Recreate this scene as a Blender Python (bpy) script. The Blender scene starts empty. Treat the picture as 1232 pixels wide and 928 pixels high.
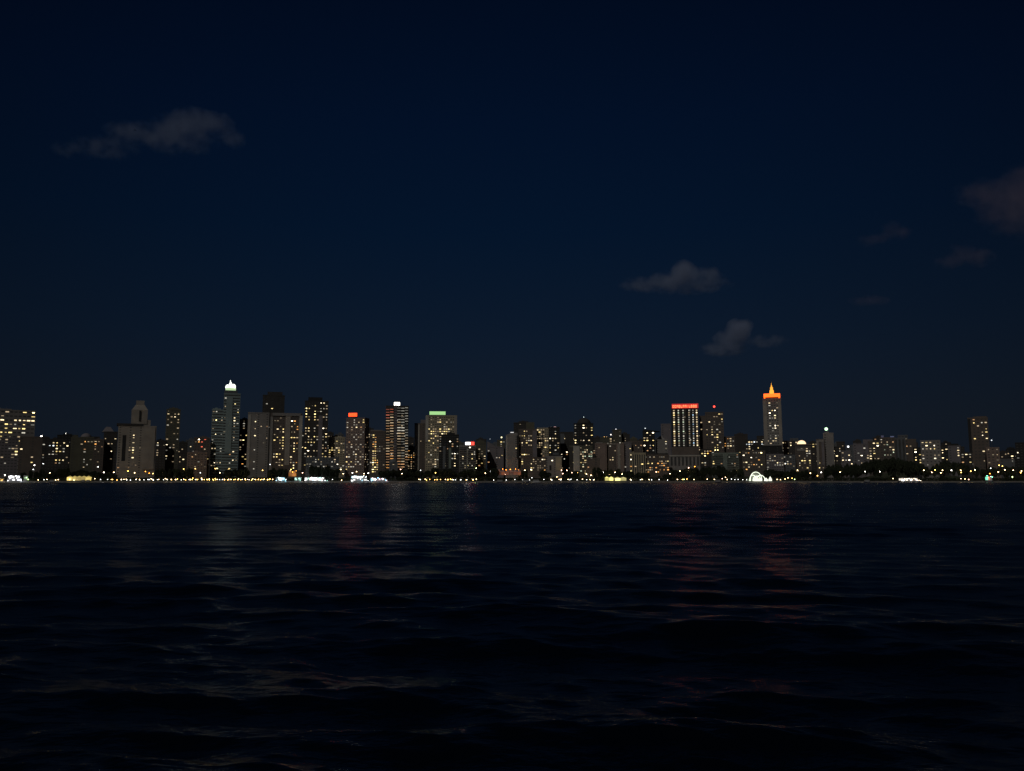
import bpy, bmesh, math, random
import numpy as np
from mathutils import Vector, Matrix, Euler, noise as mnoise

R = math.radians
PI = math.pi
random.seed(11)
C = bpy.context.scene.collection
SC = bpy.context.scene

# ------------------------------------------------------------------ camera
F = 967.0                       # focal length in photo pixels (1232 wide)
HORIZ = 578.6                   # photo row of the horizon
CAMZ = 2.7
PITCH = math.atan((HORIZ - 464.0) / F)
cam_d = bpy.data.cameras.new('camera')
cam_d.sensor_fit = 'HORIZONTAL'
cam_d.sensor_width = 36.0
cam_d.lens = F / 1232.0 * 36.0
cam_d.clip_start = 0.2
cam_d.clip_end = 60000.0
cam = bpy.data.objects.new('camera', cam_d)
C.objects.link(cam)
cam.location = (0, 0, CAMZ)
cam.rotation_euler = (PI / 2 + PITCH, 0, 0)
SC.camera = cam

# ------------------------------------------------------------------ night sky
W = bpy.data.worlds.new("World")
SC.world = W
W.use_nodes = True
nt = W.node_tree
for n in list(nt.nodes):
    nt.nodes.remove(n)
SUN_EL, SUN_AZ = R(44), R(205)          # added fill for the city glow, behind the camera and to its left
wo = nt.nodes.new('ShaderNodeOutputWorld')
add = nt.nodes.new('ShaderNodeAddShader')
bgn = nt.nodes.new('ShaderNodeBackground')
bgg = nt.nodes.new('ShaderNodeBackground')
sky = nt.nodes.new('ShaderNodeTexSky')
sky.sky_type = 'NISHITA'
sky.sun_disc = False
sky.sun_elevation = SUN_EL
sky.sun_rotation = SUN_AZ
bgn.inputs['Strength'].default_value = 0.00025
nt.links.new(sky.outputs[0], bgn.inputs['Color'])
tc = nt.nodes.new('ShaderNodeTexCoord')
sep = nt.nodes.new('ShaderNodeSeparateXYZ')
nt.links.new(tc.outputs['Generated'], sep.inputs[0])
ramp = nt.nodes.new('ShaderNodeValToRGB')
nt.links.new(sep.outputs['Z'], ramp.inputs[0])
stops = [(0.0, (.0060, .0092, .0162)), (0.07, (.0056, .0098, .0184)), (0.17, (.0033, .0090, .0222)),
         (0.30, (.0010, .0071, .0234)), (0.42, (.0006, .0057, .0222)), (0.53, (.0004, .0045, .0180)),
         (1.0, (.0003, .0012, .006))]
cr = ramp.color_ramp
cr.elements[0].position, cr.elements[0].color = stops[0][0], (*stops[0][1], 1)
cr.elements[1].position, cr.elements[1].color = stops[-1][0], (*stops[-1][1], 1)
for p, c in stops[1:-1]:
    e = cr.elements.new(p)
    e.color = (*c, 1)
# sky dims to the sides: a lens vignette put into its strength
mr = nt.nodes.new('ShaderNodeMapRange')
mr.inputs['From Min'].default_value = 0.62
mr.inputs['From Max'].default_value = 1.0
mr.inputs['To Min'].default_value = 0.30
mr.inputs['To Max'].default_value = 1.0
nt.links.new(sep.outputs['Y'], mr.inputs['Value'])
nt.links.new(mr.outputs[0], bgg.inputs['Strength'])
nt.links.new(ramp.outputs[0], bgg.inputs['Color'])
nt.links.new(bgn.outputs[0], add.inputs[0])
nt.links.new(bgg.outputs[0], add.inputs[1])
nt.links.new(add.outputs[0], wo.inputs['Surface'])

sd = bpy.data.lights.new('city_glow_fill', 'SUN')  # added lamp standing in for the city glow on the facades
sd.energy = 0.42
sd.angle = R(0.5)
sd.color = (1.0, 0.96, 0.90)
so = bpy.data.objects.new('city_glow_fill', sd)
C.objects.link(so)
dirv = Vector((math.sin(SUN_AZ) * math.cos(SUN_EL), math.cos(SUN_AZ) * math.cos(SUN_EL), math.sin(SUN_EL)))
so.rotation_euler = dirv.to_track_quat('Z', 'Y').to_euler()

SC.view_settings.view_transform = 'Standard'
SC.view_settings.look = 'None'
SC.view_settings.exposure = 0.0
SC.view_settings.gamma = 1.0
SC.cycles.use_denoising = True
SC.cycles.max_bounces = 6
SC.cycles.diffuse_bounces = 2
SC.cycles.glossy_bounces = 3
SC.cycles.volume_bounces = 2
SC.cycles.transparent_max_bounces = 6
SC.cycles.volume_step_rate = 1.0
SC.cycles.volume_max_steps = 96
SC.cycles.sample_clamp_indirect = 3.0

# ------------------------------------------------------------------ pixel helpers
CM = Euler(cam.rotation_euler).to_matrix()
CMI = CM.transposed()


def ray(px, py):
    return CM @ Vector(((px - 616.0) / F, (464.0 - py) / F, -1.0))


def at(px, py, Y):
    """world point on the ray of a photo pixel, Y metres out over the bay"""
    d = ray(px, py)
    return Vector((0, 0, CAMZ)) + d * (Y / d.y)


def project(P):
    v = CMI @ (Vector(P) - Vector((0, 0, CAMZ)))
    return (616.0 + F * v.x / -v.z, 464.0 - F * v.y / -v.z)


# ------------------------------------------------------------------ materials
MATS = {}


def mat_base(name, col, rough=.8, metallic=0.0, vary=.25, scale=.15):
    k = ('b', name)
    if k in MATS:
        return MATS[k]
    m = bpy.data.materials.new(name)
    m.use_nodes = True
    t = m.node_tree
    b = t.nodes['Principled BSDF']
    b.inputs['Roughness'].default_value = rough
    b.inputs['Metallic'].default_value = metallic
    tcn = t.nodes.new('ShaderNodeTexCoord')
    no = t.nodes.new('ShaderNodeTexNoise')
    no.inputs['Scale'].default_value = scale
    no.inputs['Detail'].default_value = 5
    t.links.new(tcn.outputs['Object'], no.inputs['Vector'])
    rp = t.nodes.new('ShaderNodeValToRGB')
    rp.color_ramp.elements[0].position = .3
    rp.color_ramp.elements[1].position = .7
    rp.color_ramp.elements[0].color = (*[c * (1 - vary) for c in col], 1)
    rp.color_ramp.elements[1].color = (*[min(1, c * (1 + vary)) for c in col], 1)
    t.links.new(no.outputs['Fac'], rp.inputs[0])
    t.links.new(rp.outputs[0], b.inputs['Base Color'])
    MATS[k] = m
    return m


def mat_emit(name, col, strength, sample='NONE', vary=False):
    k = ('e', name)
    if k in MATS:
        return MATS[k]
    m = bpy.data.materials.new(name)
    m.use_nodes = True
    t = m.node_tree
    b = t.nodes['Principled BSDF']
    b.inputs['Base Color'].default_value = (.3, .3, .3, 1)
    b.inputs['Roughness'].default_value = .4
    b.inputs['Emission Color'].default_value = (*col, 1)
    b.inputs['Emission Strength'].default_value = strength
    if vary:                      # every lit pane a little different: curtains, rooms
        oi = t.nodes.new('ShaderNodeObjectInfo')
        mp = t.nodes.new('ShaderNodeMapRange')
        mp.inputs['To Min'].default_value = strength * .35
        mp.inputs['To Max'].default_value = strength * 1.6
        t.links.new(oi.outputs['Random'], mp.inputs['Value'])
        t.links.new(mp.outputs[0], b.inputs['Emission Strength'])
    try:
        m.cycles.emission_sampling = sample
    except Exception:
        pass
    MATS[k] = m
    return m


GLASS = mat_base('dark window glass', (.085, .085, .082), rough=.35, vary=.2)
METAL = mat_base('painted steel', (.14, .14, .14), rough=.5)
ROOFM = mat_base('roofing', (.12, .11, .10), rough=.9)

WINCOL = {
    'y': ((1, .74, .28), 1.5), 'w': ((1, .78, .44), 1.9), 'c': ((.86, .95, 1), 1.9),
    'o': ((1, .44, .10), 1.3), 'g': ((.72, .85, .60), .8), 'r': ((1, .16, .08), 1.0),
    'd': ((1, .74, .44), .48), 'k': ((.95, .88, .72), .56), 'b': ((.5, .75, 1), .9),
    'a': ((1, .52, .22), .50), 'q': ((1, .25, .14), .42), 'n': ((.80, .78, .66), .30),
    'W': ((1, .84, .58), 5.0), 'Y': ((1, .80, .34), 4.2), 'O': ((1, .40, .07), 3.5), 'e': ((.45, .36, .22), .35),
}


def winmat(c):
    col, s = WINCOL[c]
    return mat_emit('lit window ' + {'y': 'yellow', 'w': 'warm white', 'c': 'cool white', 'o': 'orange', 'g': 'green white',
                                     'r': 'red', 'd': 'dim warm', 'k': 'dim white', 'b': 'blue', 'W': 'bright white',
                                     'Y': 'bright yellow', 'O': 'bright orange', 'e': 'very dim', 'a': 'dim amber', 'q': 'dim red', 'n': 'dim cream'}[c], col, s, vary=True)


# ------------------------------------------------------------------ mesh helpers
class MB:
    def __init__(self):
        self.v, self.f, self.m = [], [], []

    def quad(self, a, b, c, d, m=0):
        n = len(self.v)
        self.v += [a, b, c, d]
        self.f.append((n, n + 1, n + 2, n + 3))
        self.m.append(m)

    def box(self, x0, x1, y0, y1, z0, z1, m=0):
        n = len(self.v)
        self.v += [(x0, y0, z0), (x1, y0, z0), (x1, y1, z0), (x0, y1, z0), (x0, y0, z1), (x1, y0, z1), (x1, y1, z1), (x0, y1, z1)]
        for f in ((0, 3, 2, 1), (4, 5, 6, 7), (0, 1, 5, 4), (1, 2, 6, 5), (2, 3, 7, 6), (3, 0, 4, 7)):
            self.f.append(tuple(n + i for i in f))
            self.m.append(m)

    def lathe(self, prof, seg=12, cx=0, cy=0, m=0, sx=1, sy=1):
        """prof: list of (radius, z), bottom to top; closed at both ends"""
        n = len(self.v)
        for r, z in prof:
            for i in range(seg):
                a = 2 * PI * i / seg
                self.v.append((cx + sx * r * math.cos(a), cy + sy * r * math.sin(a), z))
        for j in range(len(prof) - 1):
            for i in range(seg):
                i2 = (i + 1) % seg
                self.f.append((n + j * seg + i, n + j * seg + i2, n + (j + 1) * seg + i2, n + (j + 1) * seg + i))
                self.m.append(m)
        self.f.append(tuple(n + i for i in reversed(range(seg))))
        self.f.append(tuple(n + (len(prof) - 1) * seg + i for i in range(seg)))
        self.m += [m, m]

    def tube(self, pts, r, seg=6, m=0):
        pts = [Vector(p) for p in pts]
        n = len(self.v)
        for i, p in enumerate(pts):
            t = (pts[min(i + 1, len(pts) - 1)] - pts[max(i - 1, 0)]).normalized()
            a = t.cross(Vector((0, 0, 1)))
            if a.length < .05:
                a = t.cross(Vector((0, 1, 0)))
            a.normalize()
            b = t.cross(a)
            rr = r[i] if isinstance(r, (list, tuple)) else r
            for k in range(seg):
                an = 2 * PI * k / seg
                self.v.append(tuple(p + a * rr * math.cos(an) + b * rr * math.sin(an)))
        for j in range(len(pts) - 1):
            for k in range(seg):
                k2 = (k + 1) % seg
                self.f.append((n + j * seg + k, n + j * seg + k2, n + (j + 1) * seg + k2, n + (j + 1) * seg + k))
                self.m.append(m)

    def mesh(self, name, mats, smooth=False):
        me = bpy.data.meshes.new(name)
        me.from_pydata([tuple(p) for p in self.v], [], self.f)
        for m in mats:
            me.materials.append(m)
        me.polygons.foreach_set('material_index', self.m)
        if smooth:
            me.polygons.foreach_set('use_smooth', [True] * len(self.f))
        me.update()
        return me


def link(name, me, parent=None, loc=(0, 0, 0)):
    o = bpy.data.objects.new(name, me)
    C.objects.link(o)
    o.location = loc
    if parent:
        o.parent = parent
    return o


def tag(o, label=None, cat=None, group=None, kind=None):
    if label:
        o['label'] = label
    if cat:
        o['category'] = cat
    if group:
        o['group'] = group
    if kind:
        o['kind'] = kind
    return o


def empty(name, loc, rz, label, cat, group=None):
    o = bpy.data.objects.new(name, None)
    C.objects.link(o)
    o.location = loc
    o.rotation_euler = (0, 0, rz)
    return tag(o, label, cat, group)


def copy_tree(o, parent=None):
    c = o.copy()
    C.objects.link(c)
    c.parent = parent
    for ch in o.children:
        copy_tree(ch, c)
    return c


# ------------------------------------------------------------------ the water
def build_water():
    rs = [0.0]
    r = 1.2
    while r < 1500:
        rs.append(r)
        r *= 1.0062
    for r in (1800, 2500, 4000, 8000, 16000, 26000):
        rs.append(r)
    rs = np.array(rs)
    fine = np.arange(-38, 38.001, 0.14)
    left = []
    a, s = -38.0, .3
    while a > -180:
        a -= s
        s *= 1.12
        left.append(max(a, -180))
    ang = np.concatenate([np.array(left[::-1]), fine, -np.array(left)])
    ang = ang[(ang > -179.9)]
    th = np.radians(ang)
    nr, na = len(rs), len(th)
    RR, TT = np.meshgrid(rs, th, indexing='ij')
    X, Yv = RR * np.sin(TT), RR * np.cos(TT)
    Z = np.zeros_like(X)
    DX, DY = np.zeros_like(X), np.zeros_like(X)
    rng = np.random.RandomState(5)
    sp = np.maximum(RR * .0062, RR * np.radians(.14) * .8)
    sp = np.where(np.abs(TT) > R(39), RR * .06, sp)
    lam = np.geomspace(.20, 11.0, 84)
    lost = np.zeros_like(X)
    main = R(194)                 # the swell rolls towards the camera and a little to the left
    for L in lam:
        k = 2 * PI / L
        d = main + rng.normal(0, .42 if L < 2 else .24)
        ph = rng.uniform(0, 2 * PI)
        steep = (.031 if L < 1.2 else .034 if L < 3 else .011) * rng.uniform(.7, 1.3)
        A = steep / k
        fade = np.clip((L / np.maximum(sp, 1e-6) - 2.2) / 3.0, 0, 1)
        lost += (1 - fade ** 2) * steep ** 2 / 2
        if fade.max() <= 0:
            continue
        sx, sy = math.sin(d), math.cos(d)
        arg = k * (X * sx + Yv * sy) + ph
        # gusts: patches of livelier and calmer water
        Z += fade * A * np.cos(arg)
        DX -= fade * A * sx * np.sin(arg)
        DY -= fade * A * sy * np.sin(arg)
    patch = .8 + .45 * np.sin(X * .11 + Yv * .05 + 1.0) * np.sin(Yv * .09 - X * .03 + .4)
    X2, Y2, Z2 = X + DX * patch, Yv + DY * patch, Z * patch
    co = np.stack([X2, Y2, Z2], -1).reshape(-1, 3).astype(np.float32)
    me = bpy.data.meshes.new('water')
    i = np.arange(nr - 1)[:, None] * na
    j = np.arange(na)[None, :]
    j2 = (j + 1) % na
    q = np.stack([i + j, i + j2, i + na + j2, i + na + j], -1).reshape(-1, 4)[:, ::-1]
    nf = len(q)
    me.vertices.add(len(co))
    me.vertices.foreach_set('co', co.ravel())
    me.loops.add(nf * 4)
    me.loops.foreach_set('vertex_index', q.ravel().astype(np.int32))
    me.polygons.add(nf)
    me.polygons.foreach_set('loop_start', np.arange(0, nf * 4, 4, dtype=np.int32))
    me.polygons.foreach_set('loop_total', np.full(nf, 4, dtype=np.int32))
    me.polygons.foreach_set('use_smooth', np.ones(nf, dtype=bool))
    me.update(calc_edges=True)
    me.validate()
    at_ = me.attributes.new('chop', 'FLOAT', 'POINT')
    at_.data.foreach_set('value', ((.12 ** 4 + .15 * lost) ** .25).astype(np.float32).ravel())
    m = bpy.data.materials.new('night water')
    m.use_nodes = True
    t = m.node_tree
    b = t.nodes['Principled BSDF']
    b.inputs['Base Color'].default_value = (.0015, .004, .009, 1)
    b.inputs['Roughness'].default_value = .13
    b.inputs['IOR'].default_value = 1.33
    ca = t.nodes.new('ShaderNodeAttribute')      # ripples finer than the mesh, as roughness
    ca.attribute_name = 'chop'
    t.links.new(ca.outputs['Fac'], b.inputs['Roughness'])
    g = t.nodes.new('ShaderNodeTexCoord')
    mp = t.nodes.new('ShaderNodeMapping')
    mp.inputs['Scale'].default_value = (1.0, 1.9, 1.0)
    mp.inputs['Rotation'].default_value = (0, 0, R(-20))
    n1 = t.nodes.new('ShaderNodeTexNoise')
    n1.inputs['Scale'].default_value = 2.6
    n1.inputs['Detail'].default_value = 4
    n1.inputs['Roughness'].default_value = .55
    bu = t.nodes.new('ShaderNodeBump')
    bu.inputs['Strength'].default_value = 1.0
    bu.inputs['Distance'].default_value = .045
    t.links.new(g.outputs['Object'], mp.inputs[0])
    t.links.new(mp.outputs[0], n1.inputs['Vector'])
    t.links.new(n1.outputs['Fac'], bu.inputs['Height'])
    t.links.new(bu.outputs[0], b.inputs['Normal'])
    me.materials.append(m)
    o = link('water', me)
    tag(o, 'dark rippled bay water with faint coloured reflections', kind='structure')


build_water()

# ------------------------------------------------------------------ clouds
def cloud(label, puffs, dist, dens=.0009, seed=0, flat=.6):
    """puffs: list of (px, py, half width px, half height px); a closed lumpy body of thin vapour"""
    k = dist / F
    cx = sum(p[0] for p in puffs) / len(puffs)
    cyy = sum(p[1] for p in puffs) / len(puffs)
    c0 = at(cx, cyy, dist)
    bm = bmesh.new()
    rnd = random.Random(seed)
    bl = []
    for (px, py, hw, hh, *wt) in puffs:
        hw, hh = hw * 1.25, hh * 1.3
        c = at(px, py, dist + rnd.uniform(-.2, .2) * hw * k)
        bl.append((c - c0, Vector((hw * k, max(hw * .8, hh) * k * .9, hh * k)), wt[0] if wt else 1.0))
        for q in range(1):
            r = bmesh.ops.create_icosphere(bm, subdivisions=3, radius=1.0)
            for v in r['verts']:
                v.co = Vector((v.co.x * hw * k, v.co.y * max(hw * .8, hh) * k * .9, v.co.z * hh * k)) + (c - c0)
    me = bpy.data.meshes.new('tmp')
    bm.to_mesh(me)
    bm.free()
    o = bpy.data.objects.new('cloud', me)
    C.objects.link(o)
    o.location = c0
    md = o.modifiers.new('r', 'REMESH')
    md.mode = 'VOXEL'
    md.voxel_size = max(min(p[3] for p in puffs) * k * .22, 1.3 * k)
    dg = bpy.context.evaluated_depsgraph_get()
    me2 = bpy.data.meshes.new_from_object(o.evaluated_get(dg))
    o.modifiers.clear()
    o.data = me2
    S = 9 * k
    for v in me2.vertices:
        p = v.co / S
        n_ = mnoise.fractal(p + Vector((seed * 7.3, 0, 0)), 1.0, 2.1, 4)
        nrm = v.normal
        v.co += nrm * n_ * 3.0 * k
    m = bpy.data.materials.new('cloud vapour')
    m.use_nodes = True
    t = m.node_tree
    t.nodes.remove(t.nodes['Principled BSDF'])
    pv = t.nodes.new('ShaderNodeVolumePrincipled')
    pv.inputs['Color'].default_value = (.66, .76, .98, 1) if seed < 4 else (.80, .68, .82, 1)  # right-hand clouds carry the city's reddish light in their vapour colour
    pv.inputs['Anisotropy'].default_value = 0.0
    tcn = t.nodes.new('ShaderNodeTexCoord')
    nn = t.nodes.new('ShaderNodeTexNoise')
    nn.inputs['Scale'].default_value = 1 / (14 * k)
    nn.inputs['Detail'].default_value = 3
    t.links.new(tcn.outputs['Object'], nn.inputs['Vector'])
    mr_ = t.nodes.new('ShaderNodeMapRange')
    mr_.inputs['From Min'].default_value = .30
    mr_.inputs['From Max'].default_value = .70
    mr_.inputs['To Min'].default_value = -.55
    mr_.inputs['To Max'].default_value = .5
    t.links.new(nn.outputs['Fac'], mr_.inputs['Value'])

    def mth(op, a_, b_=None, clamp=False):
        n_ = t.nodes.new('ShaderNodeMath')
        n_.operation = op
        n_.use_clamp = clamp
        for i_, x_ in enumerate((a_, b_)):
            if x_ is None:
                continue
            if isinstance(x_, (int, float)):
                n_.inputs[i_].default_value = x_
            else:
                t.links.new(x_, n_.inputs[i_])
        return n_.outputs[0]
    acc = None
    for c_, r_, wt_ in bl:                 # vapour thins out from the heart of every puff
        sb = t.nodes.new('ShaderNodeVectorMath')
        sb.operation = 'SUBTRACT'
        sb.inputs[1].default_value = c_
        t.links.new(tcn.outputs['Object'], sb.inputs[0])
        dv = t.nodes.new('ShaderNodeVectorMath')
        dv.operation = 'DIVIDE'
        dv.inputs[1].default_value = r_
        t.links.new(sb.outputs[0], dv.inputs[0])
        ln = t.nodes.new('ShaderNodeVectorMath')
        ln.operation = 'LENGTH'
        t.links.new(dv.outputs[0], ln.inputs[0])
        w_ = mth('SUBTRACT', 1.0, ln.outputs['Value'], True)
        w_ = mth('MULTIPLY', w_, wt_)
        acc = w_ if acc is None else mth('ADD', acc, w_)
    sm = mth('MAXIMUM', mth('ADD', mth('MULTIPLY', acc, 1.0), mr_.outputs[0]), 0.0)
    sm = mth('MULTIPLY', sm, mth('MULTIPLY', acc, 5.0, True))
    t.links.new(mth('MULTIPLY', sm, dens), pv.inputs['Density'])
    t.links.new(pv.outputs[0], t.nodes['Material Output'].inputs['Volume'])
    me2.materials.clear()
    me2.materials.append(m)
    tag(o, label, 'cloud', 'thin grey night clouds')
    return o


D = 9000
cloud('long thin grey cloud high in the left of the sky', [(232, 147, 30, 15, 1.5), (206, 152, 24, 15), (262, 150, 20, 15, 1.3), (282, 166, 14, 13), (180, 162, 34, 12, .8), (150, 158, 24, 11, .9), (125, 178, 40, 10, .6), (80, 181, 18, 9, .6), (215, 170, 44, 12, .7)], D, .0019, 1)
cloud('small humped cloud in the middle distance, higher of the pair above the hotel', [(823, 327, 15, 13, 3.6), (804, 337, 22, 10, 1.1), (852, 332, 20, 11, .7), (772, 343, 26, 9, .6), (825, 344, 50, 7, .6)], D, .0042, 2)
cloud('small puffy cloud lowest in the sky, left above the gold-spired tower', [(888, 397, 14, 12, 3.6), (880, 408, 20, 11, 1.4), (897, 392, 9, 8, 1.6), (870, 420, 28, 8, .7), (922, 411, 26, 7, .45)], D, .0050, 3)
cloud('large dark cloud cut by the right edge of the sky', [(1226, 225, 24, 26), (1205, 248, 30, 30), (1236, 262, 30, 28), (1180, 232, 30, 16), (1250, 230, 30, 34)], D, .0010, 4)
cloud('reddish cloud just below the large dark cloud', [(1156, 306, 18, 12), (1178, 310, 18, 11), (1140, 316, 16, 7)], D, .0012, 5)
cloud('faint small cloud left of the large dark cloud', [(1074, 276, 14, 10), (1086, 281, 12, 7), (1044, 290, 12, 8), (1060, 286, 14, 6)], D, .0012, 6)
cloud('faintest flat cloud low on the right side of the sky', [(1040, 361, 18, 6), (1056, 362, 14, 5)], D, .0010, 7)

# ------------------------------------------------------------------ the land
SHORE = 1400.0
LANDZ = 1.7
land_m = mat_base('ground earth and paving', (.06, .06, .055), rough=.9, scale=.05)
quay_m = mat_base('quay concrete', (.32, .30, .27), rough=.85, scale=.4)
mb = MB()
NS = 160
xs = [-9000 + i * 18000 / NS for i in range(NS + 1)]
ys = [SHORE + 3.0, SHORE + 60, SHORE + 400, SHORE + 1500, SHORE + 5000]
for i in range(NS):
    for j in range(len(ys) - 1):
        mb.quad((xs[i], ys[j], LANDZ), (xs[i + 1], ys[j], LANDZ), (xs[i + 1], ys[j + 1], LANDZ), (xs[i], ys[j + 1], LANDZ))
tag(link('ground', mb.mesh('ground', [land_m])), kind='structure')
mb = MB()
mb.box(-9000, 9000, SHORE, SHORE + 3.0, -3, LANDZ + .15)
mb.box(-9000, 9000, SHORE - .3, SHORE + .5, LANDZ + .152, LANDZ + .5)
mb.box(-9000, 9000, SHORE + 3.2, SHORE + 9, LANDZ + .004, LANDZ + .02)
tag(link('quay', mb.mesh('quay', [quay_m])), kind='structure')
road_m = mat_base('asphalt', (.05, .05, .05), rough=.9)
mb = MB()
mb.box(-9000, 9000, SHORE + 26, SHORE + 44, LANDZ + .002, LANDZ + .03)
tag(link('road', mb.mesh('road', [road_m])), kind='structure')


def hill(px, Y, w, d, h, name='hill'):
    c = at(px, 560, Y)
    n = 26
    mbh = MB()
    pts = {}
    for i in range(n + 1):
        for j in range(n + 1):
            u, v = i / n * 2 - 1, j / n * 2 - 1
            rr = min(1, math.hypot(u, v))
            z = h * (math.cos(rr * PI) * .5 + .5) * (1 + .25 * mnoise.noise(Vector((u * 2, v * 2, px))))
            pts[i, j] = (c.x + u * w, c.y + v * d, LANDZ - .3 + max(0, z) + .004)
    for i in range(n):
        for j in range(n):
            mbh.quad(pts[i, j], pts[i + 1, j], pts[i + 1, j + 1], pts[i, j + 1])
    tag(link(name, mbh.mesh(name, [mat_base('grassy ground', (.05, .06, .035), rough=1)], True)), kind='structure')


hill(1070, 1500, 95, 45, 16)
hill(1140, 1500, 60, 40, 11)

# ------------------------------------------------------------------ buildings
COL = {
    'tan': (.38, .34, .29), 'grey': (.30, .28, .26), 'brown': (.16, .13, .11), 'dark': (.06, .055, .05),
    'teal': (.30, .38, .37), 'pale': (.50, .47, .41), 'olive': (.13, .125, .09), 'beige': (.46, .40, .28),
    'rose': (.28, .21, .18), 'slate': (.15, .16, .17), 'white': (.62, .60, .56), 'mauve': (.22, .20, .21),
    'green': (.24, .28, .24), 'black': (.03, .03, .03),
}


def wallmat(c):
    return mat_base('wall ' + c, COL[c], rough=.85, vary=.16, scale=.06)


WINMESH = {}


def win_mesh(w, h, c):
    k = (round(w, 1), round(h, 1), c)
    if k not in WINMESH:
        m = MB()
        m.box(-w / 2, w / 2, -.10, .04, -h / 2, h / 2, 0)              # the pane, lit from inside
        t = .14
        m.box(-w / 2 - t, w / 2 + t, -.22, .04, -h / 2 - t, -h / 2 - .002, 1)   # sill
        m.box(-w / 2 - t, w / 2 + t, -.16, .04, h / 2 + .002, h / 2 + t, 1)
        m.box(-.05, .05, -.13, -.102, -h / 2, h / 2, 1)
        WINMESH[k] = m.mesh('window', [winmat(c), METAL])
    return WINMESH[k]


REFS = []        # (x0, x1, ref phrase) of every hand-placed building
NWIN = [0]


def building(ref, label, x0, x1, yt, Y=1470, col='grey', style='grid', yaw=0, depth=24, fp=2.7, cp=2.9, zones=(), spots=(),
             ws=(1.6, .95), extras=(), roof=True, name='apartment_building', cat='building', group='buildings of the city skyline',
             ybase=None, sidecol=None):
    xc = (x0 + x1) / 2
    ym = yt * .6 + 568 * .4
    P = at(xc, ym, Y)
    phi = math.atan2(P.x, P.y)
    Rg = math.hypot(P.x, P.y)

    def U(px, py=ym):
        d = ray(px, py)
        return Rg * math.tan(math.atan2(d.x, d.y) - phi)

    def Zp(py, px=xc):
        d = ray(px, py)
        return CAMZ + Rg * d.z / math.hypot(d.x, d.y) - LANDZ

    yw = R(yaw)
    Wt = U(x1) - U(x0)
    sy, cy = abs(math.sin(yw)), math.cos(yw)
    d = depth
    w = (Wt - d * sy) / cy
    if w < Wt * .35:
        d = Wt * .55 / max(sy, .01)
        w = (Wt - d * sy) / cy
    H = Zp(yt)
    rz = -phi + yw
    ctr = Vector((P.x, P.y, 0)) + Vector((math.sin(phi), math.cos(phi), 0)) * (d / 2)
    root = empty(name, (ctr.x, ctr.y, LANDZ), rz, label, cat, group)
    M = Matrix.Translation(root.location) @ Matrix.Rotation(rz, 4, 'Z')
    fh = fp * 1.0 * Rg / F            # floor pitch in metres
    cw = cp * 1.0 * Rg / F
    wb = MB()
    wb.box(-w / 2, w / 2, -d / 2, d / 2, -.5, H)
    # parapet, proud of the wall
    for (a, b, c_, e) in ((-w / 2 - .25, w / 2 + .25, -d / 2 - .25, -d / 2 + .3), (-w / 2 - .25, w / 2 + .25, d / 2 - .3, d / 2 + .25),
                          (-w / 2 - .25, -w / 2 + .3, -d / 2 + .302, d / 2 - .302), (w / 2 - .3, w / 2 + .25, -d / 2 + .302, d / 2 - .302)):
        wb.box(a, b, c_, e, H - .9, H + 1.1)
    ww, wh = ws[0] * Rg / F, ws[1] * Rg / F
    # faces: origin, direction, length, rotation of a window on it
    faces = [((-w / 2, -d / 2), (1, 0), w, 0.0), ((w / 2, -d / 2), (0, 1), d, PI / 2),
             ((w / 2, d / 2), (-1, 0), w, PI), ((-w / 2, d / 2), (0, -1), d, -PI / 2)]
    nf = max(1, int((H - 4) / fh))
    cells = []
    for fi, (o, dr, L, rot) in enumerate(faces):
        nc = max(1, int((L - .8) / cw))
        cwl = (L - .8) / nc
        nx, ny = dr[1], -dr[0]                      # outward normal
        vis = True
        if fi == 2 or (fi == 1 and yw >= .02) or (fi == 3 and yw <= -.02) or (fi in (1, 3) and abs(yw) < .02):
            vis = False
        sub = 1 if style != 'blank' else 3

        def pt(s, z, off=.03):
            return (o[0] + dr[0] * s + nx * off, o[1] + dr[1] * s + ny * off, z)
        if style in ('band', 'balcony'):
            for k in range(nf):
                z = H - 3.0 - k * fh
                wb.quad(pt(.5, z - fh * .22), pt(L - .5, z - fh * .22), pt(L - .5, z + fh * .2), pt(.5, z + fh * .2), 1)
                if style == 'balcony' and fi % 2 == 0:
                    yy0, yy1 = sorted((o[1] + ny * .02, o[1] + ny * 1.1))
                    wb.box(-w / 2 + .3, w / 2 - .3, yy0, yy1, z - fh * .48, z - fh * .26)
        elif style == 'vert':
            for c in range(nc):
                s = .4 + (c + .5) * cwl
                wb.quad(pt(s - cwl * .28, 3), pt(s + cwl * .28, 3), pt(s + cwl * .28, H - 2.2), pt(s - cwl * .28, H - 2.2), 1)
        else:
            for k in range(nf):
                z = H - 3.0 - k * fh
                for c in range(0, nc, sub):
                    s = .4 + (c + .5) * cwl
                    a, bb = min(ww, cwl * .7) / 2, min(wh, fh * .6) / 2
                    wb.quad(pt(s - a, z - bb), pt(s + a, z - bb), pt(s + a, z + bb), pt(s - a, z + bb), 1)
        if vis:
            for k in range(nf):
                z = H - 3.0 - k * fh
                for c in range(nc):
                    s = .4 + (c + .5) * cwl
                    p = pt(s, z, .06)
                    q = project(M @ Vector(p))
                    cells.append((p, q, rot, fi))
    wall = link('wall', wb.mesh('wall', [wallmat(col), GLASS]), root)
    # lit windows
    lit = {}
    for (sxp, syp, c) in spots:
        best = None
        for i, (p, q, rot, fi) in enumerate(cells):
            if i in lit:
                continue
            dd = (q[0] - sxp) ** 2 + (q[1] - syp) ** 2
            if best is None or dd < best[0]:
                best = (dd, i)
        if best:
            lit[best[1]] = c
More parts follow.
